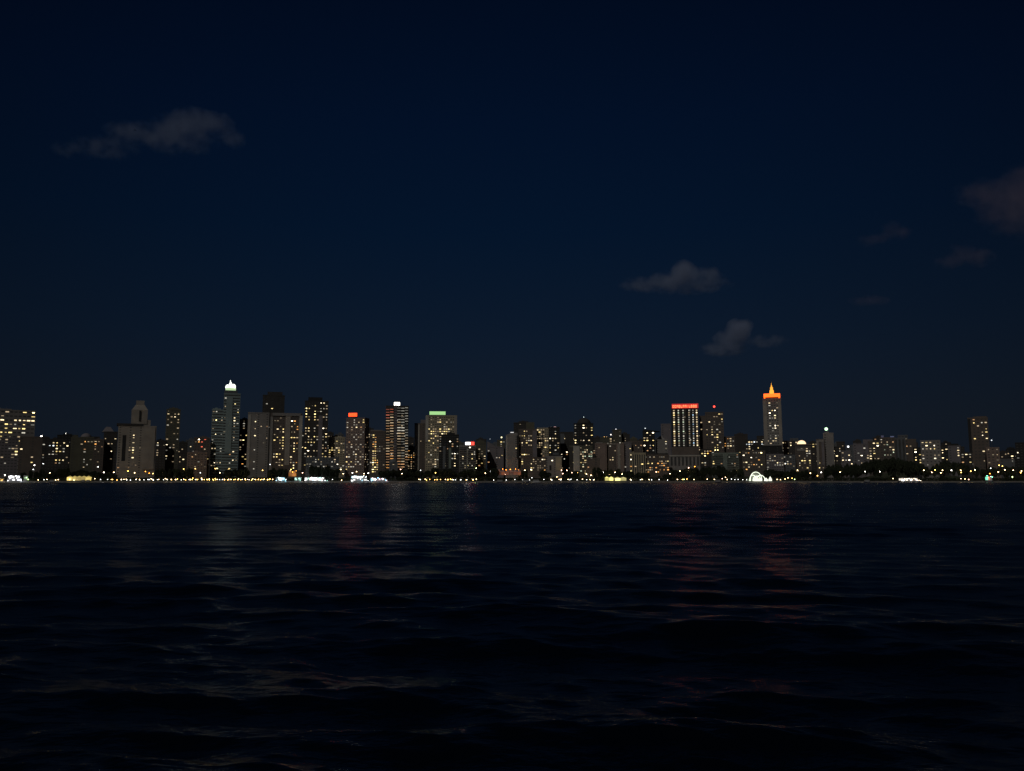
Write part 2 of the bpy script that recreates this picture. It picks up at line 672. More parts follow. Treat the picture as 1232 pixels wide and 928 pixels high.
    for z in zones:
        za, zb, zc, zd, prob, cs = z[:6]
        for i, (p, q, rot, fi) in enumerate(cells):
            if i in lit or not (za <= q[0] <= zc and zb <= q[1] <= zd):
                continue
            if random.random() < prob:
                lit[i] = random.choice(cs)
    pd = {'blank': .035, 'vert': .03}.get(style, .13)
    for i, (p, q, rot, fi) in enumerate(cells):
        if i not in lit and q[1] < 564 and random.random() < pd:
            lit[i] = random.choice('eeednddayk')
    rest = MB()
    n = 0
    for i, c in lit.items():
        p, q, rot, fi = cells[i]
        fw = w if fi in (0, 2) else d
        www = min(ww * (1.0 if fi == 0 else .8), fw * .9)
        if n < 100:
            o = link('window', win_mesh(www * random.choice((.6, .8, 1, 1.15)), wh * random.choice((.7, 1, 1.1)), c), root, p)
            o.rotation_euler = (0, 0, rot)
            n += 1
        else:
            cr_, sr_ = math.cos(rot), math.sin(rot)
            a = www / 2
            rest.quad((p[0] - a * cr_, p[1] - a * sr_, p[2] - wh / 2), (p[0] + a * cr_, p[1] + a * sr_, p[2] - wh / 2),
                      (p[0] + a * cr_, p[1] + a * sr_, p[2] + wh / 2), (p[0] - a * cr_, p[1] - a * sr_, p[2] + wh / 2))
            rc = c
    if rest.v:
        link('window', rest.mesh('window', [winmat(rc)]), root)['kind'] = 'stuff'
    NWIN[0] += len(lit)
    # roof furniture
    if roof:
        rb = MB()
        a, b2 = w * random.uniform(.2, .36), d * random.uniform(.2, .34)
        ox = random.uniform(-.12, .12) * w
        hh = random.uniform(2.5, 5)
        rb.box(ox - a, ox + a, -b2, b2, H + .01, H + hh)
        rb.box(ox - a * .4, ox + a * .2, -b2 * .5, b2 * .5, H + hh + .01, H + hh + 1.6)
        rb.tube([(ox + a * .6, 0, H + hh), (ox + a * .6, 0, H + hh + random.uniform(3, 7))], .12, 5)
        link('plant_room', rb.mesh('plant_room', [wallmat(col)]), root)
    k = 1 / cy
    for e in extras:
        t = e[0]
        if t == 'block':            # name, x0, x1, yt, yb, colour, depth factor, [forward offset]
            _, nm, a, b, y0, y1, cc, df = e[:8]
            fwd = e[8] if len(e) > 8 else 0
            m = MB()
            z0 = Zp(y1) if y1 < 566 else -.4
            m.box(U(a, y0) * k, U(b, y0) * k, -d / 2 * df - fwd, d / 2 * df - fwd, z0, Zp(y0))
            link(nm, m.mesh(nm, [wallmat(cc)]), root)
        elif t == 'strip':          # facade pilaster or slot: name, x0,x1,y0,y1,colour, proud metres
            _, nm, a, b, y0, y1, cc, pr = e
            m = MB()
            m.box(U(a) * k, U(b) * k, -d / 2 - pr, -d / 2 + .02, max(0, Zp(y1)), Zp(y0))
            link(nm, m.mesh(nm, [wallmat(cc)]), root)
        elif t == 'sign':           # x0,x1,y0,y1,colour,strength : also glowing strips that paint roof highlights
            _, a, b, y0, y1, cc, st = e
            m = MB()
            ua, ub = U(a, y0) * k, U(b, y0) * k
            m.box(ua, ub, -d / 2 + .6, -d / 2 + 1.1, Zp(y1), Zp(y0))
            sgn = link('rooftop_sign_or_glow', m.mesh('rooftop_sign_or_glow', [mat_emit('sign %s %.1f' % (str(cc), st), cc, st, 'FRONT')]), root)
            m = MB()
            for q in range(3):
                uu = ua + (ub - ua) * (q + .5) / 3
                m.box(uu - .2, uu + .2, -d / 2 + 1.2, -d / 2 + 1.7, H, max(H + .5, Zp(y0)))
            m.box(ua - .5, ub + .5, -d / 2 + 1.72, -d / 2 + 2.1, Zp(y1) - .3, Zp(y0) + .3)
            link('sign_frame', m.mesh('sign_frame', [METAL]), sgn)
        elif t == 'ball':           # x,y,radius px,colour,strength : lamp on a mast
            _, a, y, rp_, cc, st = e
            rr = rp_ * Rg / F
            m = MB()
            zc_ = Zp(y)
            prof = [(max(.02, rr * math.sin(PI * q / 8)), zc_ - rr * math.cos(PI * q / 8)) for q in range(9)]
            m.lathe(prof, 12, U(a, y) * k, 0)
            link('beacon', m.mesh('beacon', [mat_emit('beacon %s %.1f' % (str(cc), st), cc, st, 'FRONT')], True), root)
            if zc_ - rr > H + .3:
                m = MB()
                m.tube([(U(a, y) * k, 0, H), (U(a, y) * k, 0, zc_ - rr * .9)], [.5, .2], 6)
                link('mast', m.mesh('mast', [METAL]), root)
        elif t == 'dome':           # name,x0,x1,ytop,ybottom,colour key or emission tuple
            _, nm, a, b, y0, y1, cc = e
            m = MB()
            rr = abs(U(b, y0) - U(a, y0)) / 2
            zt, zb_ = Zp(y0), Zp(y1)
            prof = [(max(.03, rr * math.cos(PI / 2 * q / 7)), zb_ + (zt - zb_) * math.sin(PI / 2 * q / 7)) for q in range(8)]
            m.lathe(prof, 16, (U(a, y0) + U(b, y0)) / 2 * k, 0)
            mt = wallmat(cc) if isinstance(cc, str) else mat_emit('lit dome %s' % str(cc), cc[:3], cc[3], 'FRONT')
            link(nm, m.mesh(nm, [mt], True), root)
        elif t == 'pyramid':        # name,x0,x1,ytop,ybottom,top fraction,colour
            _, nm, a, b, y0, y1, fr, cc = e
            m = MB()
            ua, ub = U(a, y1) * k, U(b, y1) * k
            um, hw = (ua + ub) / 2, (ub - ua) / 2
            dd_ = min(d / 2, hw)
            zt, zb_ = Zp(y0), Zp(y1)
            v = [(um - hw, -dd_, zb_), (um + hw, -dd_, zb_), (um + hw, dd_, zb_), (um - hw, dd_, zb_)]
            f_ = fr
            v += [(um - hw * f_, -dd_ * f_, zt), (um + hw * f_, -dd_ * f_, zt), (um + hw * f_, dd_ * f_, zt), (um - hw * f_, dd_ * f_, zt)]
            m.v = v
            m.f = [(3, 2, 1, 0), (4, 5, 6, 7), (0, 1, 5, 4), (1, 2, 6, 5), (2, 3, 7, 6), (3, 0, 4, 7)]
            m.m = [0] * 6
            mt = wallmat(cc) if isinstance(cc, str) else mat_emit('lit roof %s' % str(cc), cc[:3], cc[3], 'FRONT')
            link(nm, m.mesh(nm, [mt]), root)
        elif t == 'wedge':          # name,x0,x1, y at x0, y at x1, y bottom, colour : a sloping roof
            _, nm, a, b, ya, yb, yc, cc = e
            m = MB()
            ua, ub = U(a, ya) * k, U(b, ya) * k
            za, zb_, zc_ = Zp(ya), Zp(yb), Zp(yc)
            dd_ = d / 2 * .96
            m.v = [(ua, -dd_, zc_), (ub, -dd_, zc_), (ub, dd_, zc_), (ua, dd_, zc_), (ua, -dd_, za), (ub, -dd_, zb_), (ub, dd_, zb_), (ua, dd_, za)]
            m.f = [(3, 2, 1, 0), (4, 5, 6, 7), (0, 1, 5, 4), (1, 2, 6, 5), (2, 3, 7, 6), (3, 0, 4, 7)]
            m.m = [0] * 6
            link(nm, m.mesh(nm, [wallmat(cc)]), root)
        elif t == 'rows':           # x0,x1,y0,y1,n rows,colour key, height px : continuous lit balcony rows
            _, a, b, y0, y1, nr_, cs, hp = e
            for q in range(nr_):
                yy = y0 + (y1 - y0) * q / max(1, nr_ - 1)
                c = cs[min(len(cs) - 1, int(q / nr_ * len(cs)))]
                ua, ub = U(a, yy) * k, U(b, yy) * k
                lw = abs(ub - ua)
                o = link('window', win_mesh(lw, hp * Rg / F, c), root, ((ua + ub) / 2, -d / 2 - .1, Zp(yy)))
        elif t == 'fn':
            e[1](root, U, Zp, w, d, H, k, Rg)
    if ref:
        REFS.append((x0, x1, ref))
    return root


def L(s):
    """'x,y,c x,y,c' -> list of spots"""
    out = []
    for q in s.split():
        a, b, c = q.split(',')
        out.append((float(a), float(b), c))
    return out


B = building
# ---- left edge
B('the wide office block', 'wide office block at the left edge with rows of yellow windows near its top', -34, 42, 493.5, 1500, 'grey', 'grid',
  fp=4.2, cp=3.6, ws=(2.6, 1.1), name='office_block',
  zones=[(0, 505, 41, 510, .75, 'yyw'), (0, 510, 41, 517, .5, 'yyd'), (0, 519, 16, 525, .7, 'yy'), (0, 494, 41, 504, .35, 'ywd'),
         (14, 523, 27, 532, .6, 'ydd'), (-34, 500, 0, 530, .3, 'yw')], spots=L('38,498,Y 30,507,w 37,507,w 19,515,w'))
B('the squat brown block', 'squat plain brown block in front of the wide office block with a white corner lamp', 23, 50.5, 526, 1460, 'brown', 'blank',
  spots=L('15,540,w'), extras=[('ball', 50, 524.3, .75, (1, .92, .8), 7)], roof=False)
B('the grey slab at the left edge', 'narrow grey slab at the left edge below the rows of yellow windows', -8, 22, 527, 1450, 'mauve', 'grid',
  zones=[(12, 538, 22, 550, .55, 'dwdy')], fp=3, cp=3, ws=(2, 1), roof=False)
B('the dark block of white windows', 'low dark block with clusters of white and yellow windows right of the brown block', 57, 83, 531, 1470, 'dark', 'grid',
  fp=3, spots=L('61,535,c 63.5,536.5,c 66,534,w 69,532.5,y 70,536,y 70,541,w 62,545,k 64,544,k 69,545,y 71,544,y 70,552,y 68,553,y 78,534,w 80,537,w 78,540,k 76,553,w 83,552,d 61,547,k'))
B(None, 'dark flat block behind the white windows with one lamp on its roof', 68, 93, 524, 1560, 'black', 'grid', extras=[('ball', 79.5, 521.5, .65, (1, .96, .85), 4)])
B('the plain grey slab', 'plain narrow grey slab without lit windows left of the round-roofed block', 84.5, 95.5, 527, 1480, 'olive', 'blank')
B('the round-roofed block', 'low block with rounded roof and two reddish lit windows', 95.5, 112, 526.5, 1475, 'olive', 'grid', spots=L('104,532.5,o 106,533,d 102,543,k 97,533,d'),
  extras=[('dome', 'roof', 97, 111, 521, 527, 'mauve')], roof=False)
B(None, 'brownish block with dim red windows along its top floor, right of the rounded roof', 112, 124.5, 529.5, 1480, 'brown', 'grid', spots=L('115,533,o 117,531,d 120,532,d 114,535,d 117,561,k'))
B('the hip-roofed block', 'dark block under a shallow hipped roof just left of the stepped white hotel', 124, 140.5, 520, 1500, 'dark', 'blank',
  spots=L('133.5,544,w 139,528,w 131,535,d 134,533,d'), extras=[('pyramid', 'roof', 122.5, 137.5, 513.5, 520, .35, 'mauve')], roof=False)
# ---- stepped white hotel
B('the stepped white hotel', 'stepped pale stone hotel with rounded crown and one column of lit windows', 141.5, 187.5, 513, 1455, 'tan', 'blank', depth=30,
  name='stepped_hotel', cat='hotel', group=None, cp=3.2, roof=False,
  spots=L('162.5,523,w 162,528,w 162,533,w 162,537.5,w 161.5,543,w 160,546,y 161,552,w 163,560,d'),
  extras=[('strip', 'facade_slot', 147, 151.5, 524, 555, 'black', .1), ('block', 'cornice', 140.5, 172, 510, 512.6, 'dark', 1.06),
          ('block', 'crown', 158.5, 178, 493, 510, 'tan', .96), ('pyramid', 'crown_shoulder', 159, 178, 486.5, 492.9, .55, 'tan'),
          ('block', 'crown_tower', 164, 174, 481.5, 490, 'tan', .5), ('strip', 'facade_slot', 165.5, 168, 494, 507, 'black', .15),
          ('block', 'shoulder', 173, 181.5, 505, 513, 'tan', .9), ('strip', 'pilaster', 172.5, 186, 514, 565, 'tan', 1.2)])
B('the dark block beside the stepped hotel', 'dark block right of the stepped white hotel with small white windows at its edge', 187, 199, 531, 1470, 'dark', 'grid',
  spots=L('190.5,529,w 190,535,k 189.5,541,d 191,546,d'))
B('the thin olive tower', 'thin dark olive tower with white windows at its top corners', 199, 216, 493, 1490, 'olive', 'grid', fp=3.1,
  spots=L('201,497,w 214,497,w 212,503,w 209,500,d 202,513,k 212,515,d 208,510,d 210,523,d 200,529,d 199.5,536,W 207,535,d 208,540,d 214,528,k 199,549,w 199,553,k 206,540,k 213,505,d'))
B(None, 'low dark block touching the thin olive tower on its right side', 214, 227, 545, 1460, 'dark', 'grid', spots=L('220,552,w 216,550,d 209,555,d'))
B('the red-windowed low block', 'low brown block with one bright white and two red windows under its roof', 233, 252, 527, 1480, 'brown', 'grid',
  spots=L('241,526,W 243,531,r 246,530,r 241,532,o 244,538,r 247,540,d'))
B(None, 'low brown slab just left of the twin glass towers, without bright windows', 225, 249, 545, 1450, 'rose', 'grid',
  zones=[(226, 548, 250, 566, .12, 'de')], spots=L('234,548,d'))


# ---- glass tower with white crown
def crown_white(root, U, Zp, w, d, H, k, Rg):
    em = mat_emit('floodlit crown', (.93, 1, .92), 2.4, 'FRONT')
    m = MB()
    ua, ub = U(271.3, 468), U(283.9, 468)
    m.lathe([((ub - ua) / 2 * .92, Zp(470)), ((ub - ua) / 2, Zp(469)), ((ub - ua) / 2, Zp(466.5))], 14, (ua + ub) / 2, 0)
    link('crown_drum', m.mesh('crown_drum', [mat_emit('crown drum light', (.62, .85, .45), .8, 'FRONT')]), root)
    for (a, b, y0, fy) in ((271.3, 276.6, 462.2, -1), (278.4, 283.7, 461.2, 0), (275.2, 279.6, 458.9, 2)):
        m = MB()
        ua, ub = U(a, 464), U(b, 464)
        zb, zt = Zp(466.6), Zp(y0)
        rr = (ub - ua) / 2
        m.lathe([(max(.2, rr * math.cos(PI / 2 * (q / 6) ** 1.3)), zb + (zt - zb) * math.sin(PI / 2 * q / 6)) for q in range(7)], 12, (ua + ub) / 2, fy)
        link('crown_lobe', m.mesh('crown_lobe', [em], True), root)
    m = MB()
    m.lathe([(.9, Zp(459)), (.25, Zp(456.6))], 6, U(277.3, 458), 0)
    link('finial', m.mesh('finial', [em]), root)


B('the white-crowned tower', 'tall blue-grey glass tower with brilliantly floodlit white crown', 268, 288, 474, 1500, 'teal', 'band', depth=26, fp=3.2,
  name='crowned_tower', cat='tower', group=None, roof=False, spots=L(
      '284,486,Y 286,492,k 286,498,y 281,503.5,w 277,508,w 282,505,w 278.5,513,k 281,530,k 274.5,541,w 279,542,w 278,539,k 280,554,w 276,558,k 274,564,y 275,567,y 275,480,k 272,479,k 282,507,k 285,511,k'),
  extras=[('block', 'crown_base', 270, 286, 469.6, 474, 'slate', .8), ('fn', crown_white), ('strip', 'glass_bay', 271.5, 279, 478, 545, 'teal', .9)])
B('the lower glass wing', 'blue-grey glass tower wing without a crown, left of the white-crowned tower', 254, 268.2, 493.5, 1499, 'teal', 'band', fp=3.2, name='glass_tower', cat='tower',
  spots=L('261.5,507,Y 265.5,505,d 260.5,524,w 265,524,k 257,529,k 257,534,k 259,539,w 265,540,k 258,556,W 266,556,w 259.5,564,Y 266,543,k 262,494,k 258,516,d'))
B('the dark red slit tower', 'narrow dark reddish tower squeezed between white-crowned tower and grey slab', 287.5, 298, 505, 1540, 'brown', 'grid',
  spots=L('293,513,k 293,516,d 293,530,Y 290,529,d 292,549,y 294,552,y 293,559,o 295,547,d'))
B('the plain grey-brown slab', 'plain grey-brown slab tower with a few white windows left of the framed tower', 297.5, 323, 497, 1470, 'grey', 'blank',
  spots=L('308,506.5,w 307,515,d 307.5,523.5,w 305.5,542,k 305,557,k 305.5,565,k'), extras=[('strip', 'pilaster', 298, 301, 499, 566, 'pale', .8)], roof=False)
B('the dark tall tower', 'tall dark unlit tower standing behind the framed tower', 315, 341.5, 476, 1640, 'dark', 'blank', name='tower', cat='tower',
  extras=[('block', 'roof_block', 322, 340, 471.5, 476, 'dark', .9), ('ball', 317.5, 476, .35, (.8, .9, 1), 1.2)], roof=False)
B('the framed tower', 'brown tower block edged by a pale rounded frame with two window columns', 325, 363, 498, 1460, 'brown', 'grid', fp=3.2, cp=3.1, depth=22,
  name='framed_tower', group=None, roof=False,
  zones=[(327, 505, 342, 562, .30, 'ddye'), (349, 505, 358, 562, .35, 'ddoe')],
  spots=L('352,507,W 334,516,w 340,517,y 340,521,w 340,525,y 340,529,y 340,534,y 330,529,y 334,527,y 327,537,w 340,538.5,w 353.5,534,w 354,541,Y 355,544,y 351,526,y 355,526,y 328,545,k 330,551,w 333,551,y 335,547,y 339,553,y 340,560,y 350,550,w 353,560,w 353,565,Y 350,567,Y 355,568,O 324,559,w'),
  extras=[('strip', 'frame_column', 359.5, 363.4, 500, 566, 'pale', 1.4), ('strip', 'frame_column', 324.8, 328, 502, 566, 'grey', 1.4),
          ('strip', 'frame_beam', 327, 361, 497.2, 500.6, 'grey', 1.5), ('strip', 'middle_pier', 343, 349, 501, 560, 'tan', 1.0)])
B('the dark tower of yellow columns', 'dark tower with two columns of yellow windows near its top', 366, 394.5, 483, 1475, 'dark', 'grid', fp=3.3, cp=3.2,
  name='tower', cat='tower', roof=False, zones=[(366, 510, 394, 560, .30, 'ddyk'), (384, 484, 394, 510, .4, 'kdd')],
  spots=L('370,490,Y 373,490.5,y 370,493.5,y 370,497,Y 370,501,y 371,504.5,y 380,490,y 380,494,Y 380,497.5,Y 380,501,y 380,505,y 387,484.5,W 391.5,485,w 386,491,k 390,491,k 389.5,515.5,W 391,521,w 389,527,k 368,516,w 373,518.5,w 378,517,k 367,521,d 370,526,w 378,525,y 370,532,y 378,531,y 370,541,W 378,541,w 386,541,W 389,545,y 383,547,k 372,555,k 381,555,k'),
  extras=[('block', 'roof_block', 371, 388, 478, 483, 'black', .8), ('strip', 'middle_pier', 383, 388, 500, 552, 'mauve', .9)])
B('the beige mid block', 'small beige block of dim yellow windows between dark tower and red-signed tower', 395, 415, 526.5, 1500, 'beige', 'grid', fp=2.6, cp=2.6,
  zones=[(396, 529, 415, 549, .35, 'ddye')], spots=L('405,532,y 400,540,y 403,541,w 406,538,w 409,541,y'))
B(None, 'low grey block with dim white windows behind the round dark trees', 368, 408, 551, 1440, 'slate', 'grid', zones=[(368, 551, 408, 562, .25, 'kkd')], spots=L('407,558,W 398,557,k'), roof=False)
B('the red-signed tower', 'brown-grey tower with glowing orange-red rooftop sign', 416, 444, 503.5, 1480, 'rose', 'grid', yaw=-22, depth=22, fp=2.9, cp=2.7,
  name='tower', cat='tower', roof=False, zones=[(416, 503, 437, 562, .20, 'kdek'), (436, 545, 444, 560, .2, 'kd')],
  spots=L('433,508,w 438,507.5,y 430,513,w 428,530,k 429,541,k 429,546,w 421,549,k 414,551,w 416,557,y 420,561,y 418,564,y 440,553,w 423,514,d'),
  extras=[('sign', 422, 432, 497, 501.2, (1, .055, .004), 2.6), ('block', 'sign_base', 424, 429, 501.5, 503.5, 'dark', .4)])
B('the amber column tower', 'brown tower with one glowing amber column of windows down its left side', 445, 463.5, 519, 1470, 'brown', 'grid', fp=2.7, cp=2.3,
  roof=False, zones=[(447, 522, 454, 568, .85, 'yoyd'), (455, 530, 463, 560, .06, 'e')], spots=L('449,558,Y 452,561,Y 448,565,Y'),
  extras=[('block', 'roof_block', 446, 460, 517.3, 519, 'grey', .7)])


# ---- twin-faced tower with rows of lit balconies
B('the balcony-striped tower', 'tall tower striped by rows of lit balconies under a white rooftop sign', 463.8, 491.3, 489, 1465, 'dark', 'balcony', fp=3.05,
  name='striped_tower', cat='tower', group=None, roof=False, depth=24, extras=[
      ('rows', 464.5, 468.6, 493.0, 563, 22, 'qqdadaddaao', .95), ('rows', 469.4, 473.3, 492.4, 552, 19, 'qddaddadaao', .95),
      ('rows', 478, 482, 491, 562, 22, 'nkdkddddaa', .9), ('rows', 482.8, 486.6, 491.2, 562, 22, 'nknkdndnda', .9),
      ('rows', 487.4, 490.8, 490.6, 560, 22, 'nnknndndad', .8),
      ('strip', 'middle_pier', 474, 477.4, 487.5, 560, 'mauve', .9),
      ('sign', 474.3, 481, 484.2, 488, (1, .95, .85), 6.5), ('sign', 464.2, 473.5, 489.3, 490.3, (.9, .08, .03), .35)])
B('the small domed hall', 'small dark teal domed hall at the foot of the balcony-striped tower', 468, 478.5, 557, 1450, 'slate', 'blank', depth=12, roof=False, name='domed_hall', cat='hall', group=None,
  extras=[('dome', 'dome', 468.2, 478.3, 552, 557, 'slate')])
B(None, 'narrow block of dim orange windows right behind the balcony-striped tower', 490, 500, 538, 1520, 'brown', 'grid', fp=2.6, cp=2.4, zones=[(491, 539, 500, 566, .5, 'oded')])
B('the pale-edged tower', 'dark brown tower whose narrow left face is painted pale as if lit', 498.5, 514, 510, 1500, 'brown', 'blank', yaw=0, roof=False,
  extras=[('strip', 'painted_lit_face', 498.6, 504.5, 511, 566, 'pale', .8), ('block', 'roof_block', 506, 513.8, 505, 510, 'mauve', .8)])  # the left face's stronger light is put into a pale wall colour
B('the green-signed block', 'broad beige block with glowing green sign along its roof', 512, 549.5, 500.5, 1500, 'beige', 'grid', fp=2.8, cp=2.5, name='office_block', group=None,
  roof=False, depth=26, zones=[(514, 512, 546, 531, .28, 'ddyy'), (517, 501, 546, 514, .14, 'dee'), (517, 535, 528, 565, .15, 'ddk')],
  spots=L('518,523,Y 521,520,y 529,517,y 534,518,Y 531,521,w 540.5,517,Y 530,509,y 537,508,d 517,557,w 524,553,w 524.5,558,w 521,560,d 518,547,k'),
  extras=[('sign', 516.8, 536, 495.2, 499.2, (.50, .95, .36), .75), ('strip', 'pilaster', 511.8, 515.5, 500.5, 532, 'pale', .7), ('strip', 'pilaster', 546.5, 549.7, 501, 525, 'tan', .7)])
B('the dark teal tower', 'dark teal tower with a white light near its top and a pale edge stripe', 528, 552, 523.5, 1450, 'black', 'grid', fp=2.9,
  spots=L('541.5,532,W 547.5,545,W 547,553,w 547,557,w 547,561,w 545,553,k 549,538,k'), extras=[('strip', 'edge_stripe', 540, 543, 539, 564, 'green', .6), ('strip', 'edge_stripe', 533, 536, 537, 564, 'slate', .5)])
B('the white-and-red-signed block', 'grey apartment block with white and red rooftop sign', 552.5, 572.5, 536.5, 1450, 'grey', 'balcony', fp=2.7, cp=2.6, roof=False,
  spots=L('566.5,538,W 570,546,k 568,548,w 558,550,w 563,541,k 569,553,y 569,560,k 565,557,k 557,558,k 570,543,k'),
  extras=[('sign', 560, 565.8, 532.2, 535.3, (1, .93, .9), 5), ('sign', 566.2, 570.6, 531.8, 535.6, (1, .05, .03), 2.2), ('strip', 'pilaster', 561.5, 563, 540, 563, 'pale', .5)])
B(None, 'grey-green block right of the white-and-red-signed block with one white window', 571.5, 585, 533, 1480, 'olive', 'grid', fp=2.8, spots=L('584,548,w 580,557,y 578,540,d 581,545,d 576,552,d 583,552,d 577,547,e'))
B('the slant-roofed mauve block', 'mauve-grey block with slanting roof and no bright windows', 586, 606, 538, 1520, 'mauve', 'blank', roof=False,
  spots=L('598,550,k 602,550,d'), extras=[('wedge', 'roof', 586.2, 597, 531, 537.9, 538.1, 'mauve'), ('ball', 589.5, 528, .3, (.8, .9, 1), 1.5)])
B(None, 'dark narrow block topped by one yellow-green roof lamp', 598, 608, 530, 1540, 'olive', 'grid', spots=L('603,532,y 604,538,d'), extras=[('ball', 603.4, 526, .9, (1, .92, .5), 2.2)], roof=False)
B('the blank grey tower', 'blank grey tower with slanting roof edge lit white', 608.5, 623, 524, 1460, 'grey', 'blank', roof=False,
  extras=[('wedge', 'roof', 608.7, 615, 523.9, 520.8, 524.1, 'grey'), ('block', 'roof_block', 615, 622.8, 520.8, 524, 'grey', .96), ('strip', 'pilaster', 609, 610.6, 525, 562, 'pale', .5),
          ('sign', 614.2, 618, 520, 520.8, (1, 1, 1), .9), ('strip', 'dark_edge', 621.8, 623.4, 524, 552, 'black', .7)])  # the white glowing strip paints a highlight along the roof edge, no sign
B('the box-roofed brown tower', 'broad brown tower with square roof block and scattered yellow windows', 624, 646, 517, 1470, 'brown', 'grid', fp=2.8, cp=2.6, roof=False,
  zones=[(626, 517, 640, 540, .22, 'dde'), (626, 540, 640, 552, .1, 'de')],
  spots=L('630,520,y 630,524,y 634,518,d 640,531,w 629,534,w 634,534,y 630.5,547,Y 628,548,y 633,546,y 635,529,k'),
  extras=[('block', 'roof_block', 633, 643, 508, 517, 'olive', .7), ('ball', 635, 510.5, .5, (1, .95, .6), 1.0), ('strip', 'side_bay', 641, 646, 518, 550, 'mauve', .5)])
B(None, 'wide dark block barely showing above the brown tower from behind', 618, 640, 509, 1700, 'dark', 'blank')
B('the beige lit block', 'beige block with softly lit upper facade in two bays', 645.5, 660, 515.5, 1490, 'beige', 'grid', fp=2.6, cp=2.3, roof=False, depth=18,
  zones=[(646, 516, 660, 541, .45, 'eedd')], spots=L('646,514,w 650,533,w 650,521,y 655,523,d 657,530,y 656,537,y'),
  extras=[('strip', 'middle_slot', 652.4, 654, 517, 541, 'black', .4)])
B('the red-lit dark block', 'dark block with white and red lights along its roof edge', 660, 673.5, 514.5, 1470, 'black', 'grid', roof=False, fp=2.8,
  spots=L('669,523,w 663,528,W 665,528,w 669.5,528,w 661,536,k 661,545,y 658,549,w 659,540,y 668,535,k'),
  extras=[('sign', 660.5, 664.5, 513.8, 515.8, (1, .95, .9), 2.6), ('sign', 666.5, 669, 513.6, 515, (1, .6, .6), 2), ('sign', 669.4, 672, 514.4, 516, (1, .08, .05), .8), ('strip', 'roof_beam', 665, 672, 545, 547.5, 'slate', .6)])
B('the low reddish block', 'low reddish block dotted with small warm windows below the beige lit block', 635, 657, 551, 1440, 'brown', 'grid', fp=2.5, cp=2.4, roof=False,
  zones=[(636, 551, 656, 566, .3, 'dode')], spots=L('643,554,w 652,551,W 653,545,w 640,558.5,w 647,560,d 639,565,w'))
B('the pale low pair', 'pale low slab with bright lamp at roof height, its right half lighter', 656, 676, 549.5, 1440, 'grey', 'blank', roof=False, depth=14,
  spots=L('663,553,W'), extras=[('strip', 'pale_half', 668.4, 675.6, 550, 566, 'beige', .7), ('strip', 'dark_slot', 661, 663.4, 560, 566, 'black', .5)])
B('the grey and black block', 'dark block with grey left strip behind the pale light-striped block', 674, 690, 520.5, 1520, 'dark', 'grid', roof=False,
  spots=L('679,529,w 682,543,W 676,547.5,W 677,524,k 676,531,k 675,536,d'), extras=[('strip', 'grey_strip', 674.4, 679, 522, 545, 'slate', .5)])
B('the pale light-striped block', 'apartment block with left strip painted pale as if lit and many greenish windows', 685, 713, 537, 1450, 'olive', 'grid', fp=2.5, cp=2.4, roof=False, depth=18,
  zones=[(698, 539, 713, 567, .42, 'gddg'), (700, 565, 713, 571, .6, 'yw')], spots=L('701,545,g 704,544,w 707,541,w 702,549,w 702,561,w 710,547,d'),
  extras=[('strip', 'painted_lit_strip', 689.8, 697.4, 536.8, 567, 'pale', .7), ('strip', 'dark_strip', 685.2, 689.5, 538, 567, 'dark', .2)])  # light on the brighter side is painted in as a pale strip
B('the domed-top dark tower', 'dark tower with three columns of white windows and rounded top', 690.5, 714, 510, 1500, 'black', 'grid', fp=3.0, cp=3.0, roof=False, name='tower', cat='tower',
  spots=L('693,512,k 693,516,k 693,520,k 693.5,525,d 693.5,529,Y 693,532,w 703,514,W 702,513,w 703,521,d 702.5,529,W 707,524,d 710.5,515,y 710.5,519,Y 711,525,y 710,529,w 711,533,d 705,536,d 714,541,y 717,544,W 711,547,w'),
  extras=[('dome', 'roof', 694, 711, 502.5, 510, 'dark'), ('ball', 702.3, 501.4, .45, (.8, .95, .9), 1.6)])
B('the low arch-front block', 'low brown block with small white arch on its front', 706, 722, 552, 1432, 'brown', 'blank', roof=False, depth=12,
  extras=[('dome', 'arch_canopy', 707.5, 715.2, 553.5, 557, 'pale')])
B('the pink-brown slab', 'pinkish brown slab without lit windows left of the dark doorway block', 716, 730, 534, 1475, 'rose', 'blank', roof=False, extras=[('strip', 'pilaster', 721.5, 728.5, 536, 566, 'rose', .8), ('block', 'roof_block', 717, 725, 532.2, 534, 'grey', .8)])
B('the orange-lamped back block', 'far block with an orange roof lamp and white windows above the pink-brown slab', 722.5, 737, 526.5, 1620, 'olive', 'grid', roof=False,
  spots=L('735,523,w 736,527,d 739,529,d'), extras=[('ball', 727, 526, .9, (1, .55, .15), 2.6), ('ball', 729.8, 525.6, .5, (1, .6, .25), 1.4), ('ball', 735, 522.8, .7, (1, .9, .8), 2.4)])
B('the tall olive back block', 'far olive block with white roof lamp behind the light brown slab', 737, 748, 517.5, 1620, 'olive', 'grid', roof=False, spots=L('745.5,526,k 739,529,d'), extras=[('ball', 741, 516.4, .8, (.95, .95, 1), 1.4)])
B('the dark doorway block', 'dark brown block with two small white windows at mid height', 729.5, 742, 535, 1480, 'brown', 'blank', spots=L('737,550,w 738,552.5,w 733,553,d'), extras=[('strip', 'roof_edge', 729.6, 741.8, 533.6, 535, 'tan', .4)], roof=False)
B('the light brown slab', 'plain light brown slab with rounded pilaster right of the dark doorway block', 741.5, 751, 534, 1465, 'rose', 'blank', roof=False, extras=[('strip', 'pilaster', 743, 746.5, 534, 565, 'tan', .9)])
B('the plain mauve slab', 'plain mauve slab whose roof catches a little light', 750.5, 760, 532.5, 1470, 'mauve', 'blank', roof=False)
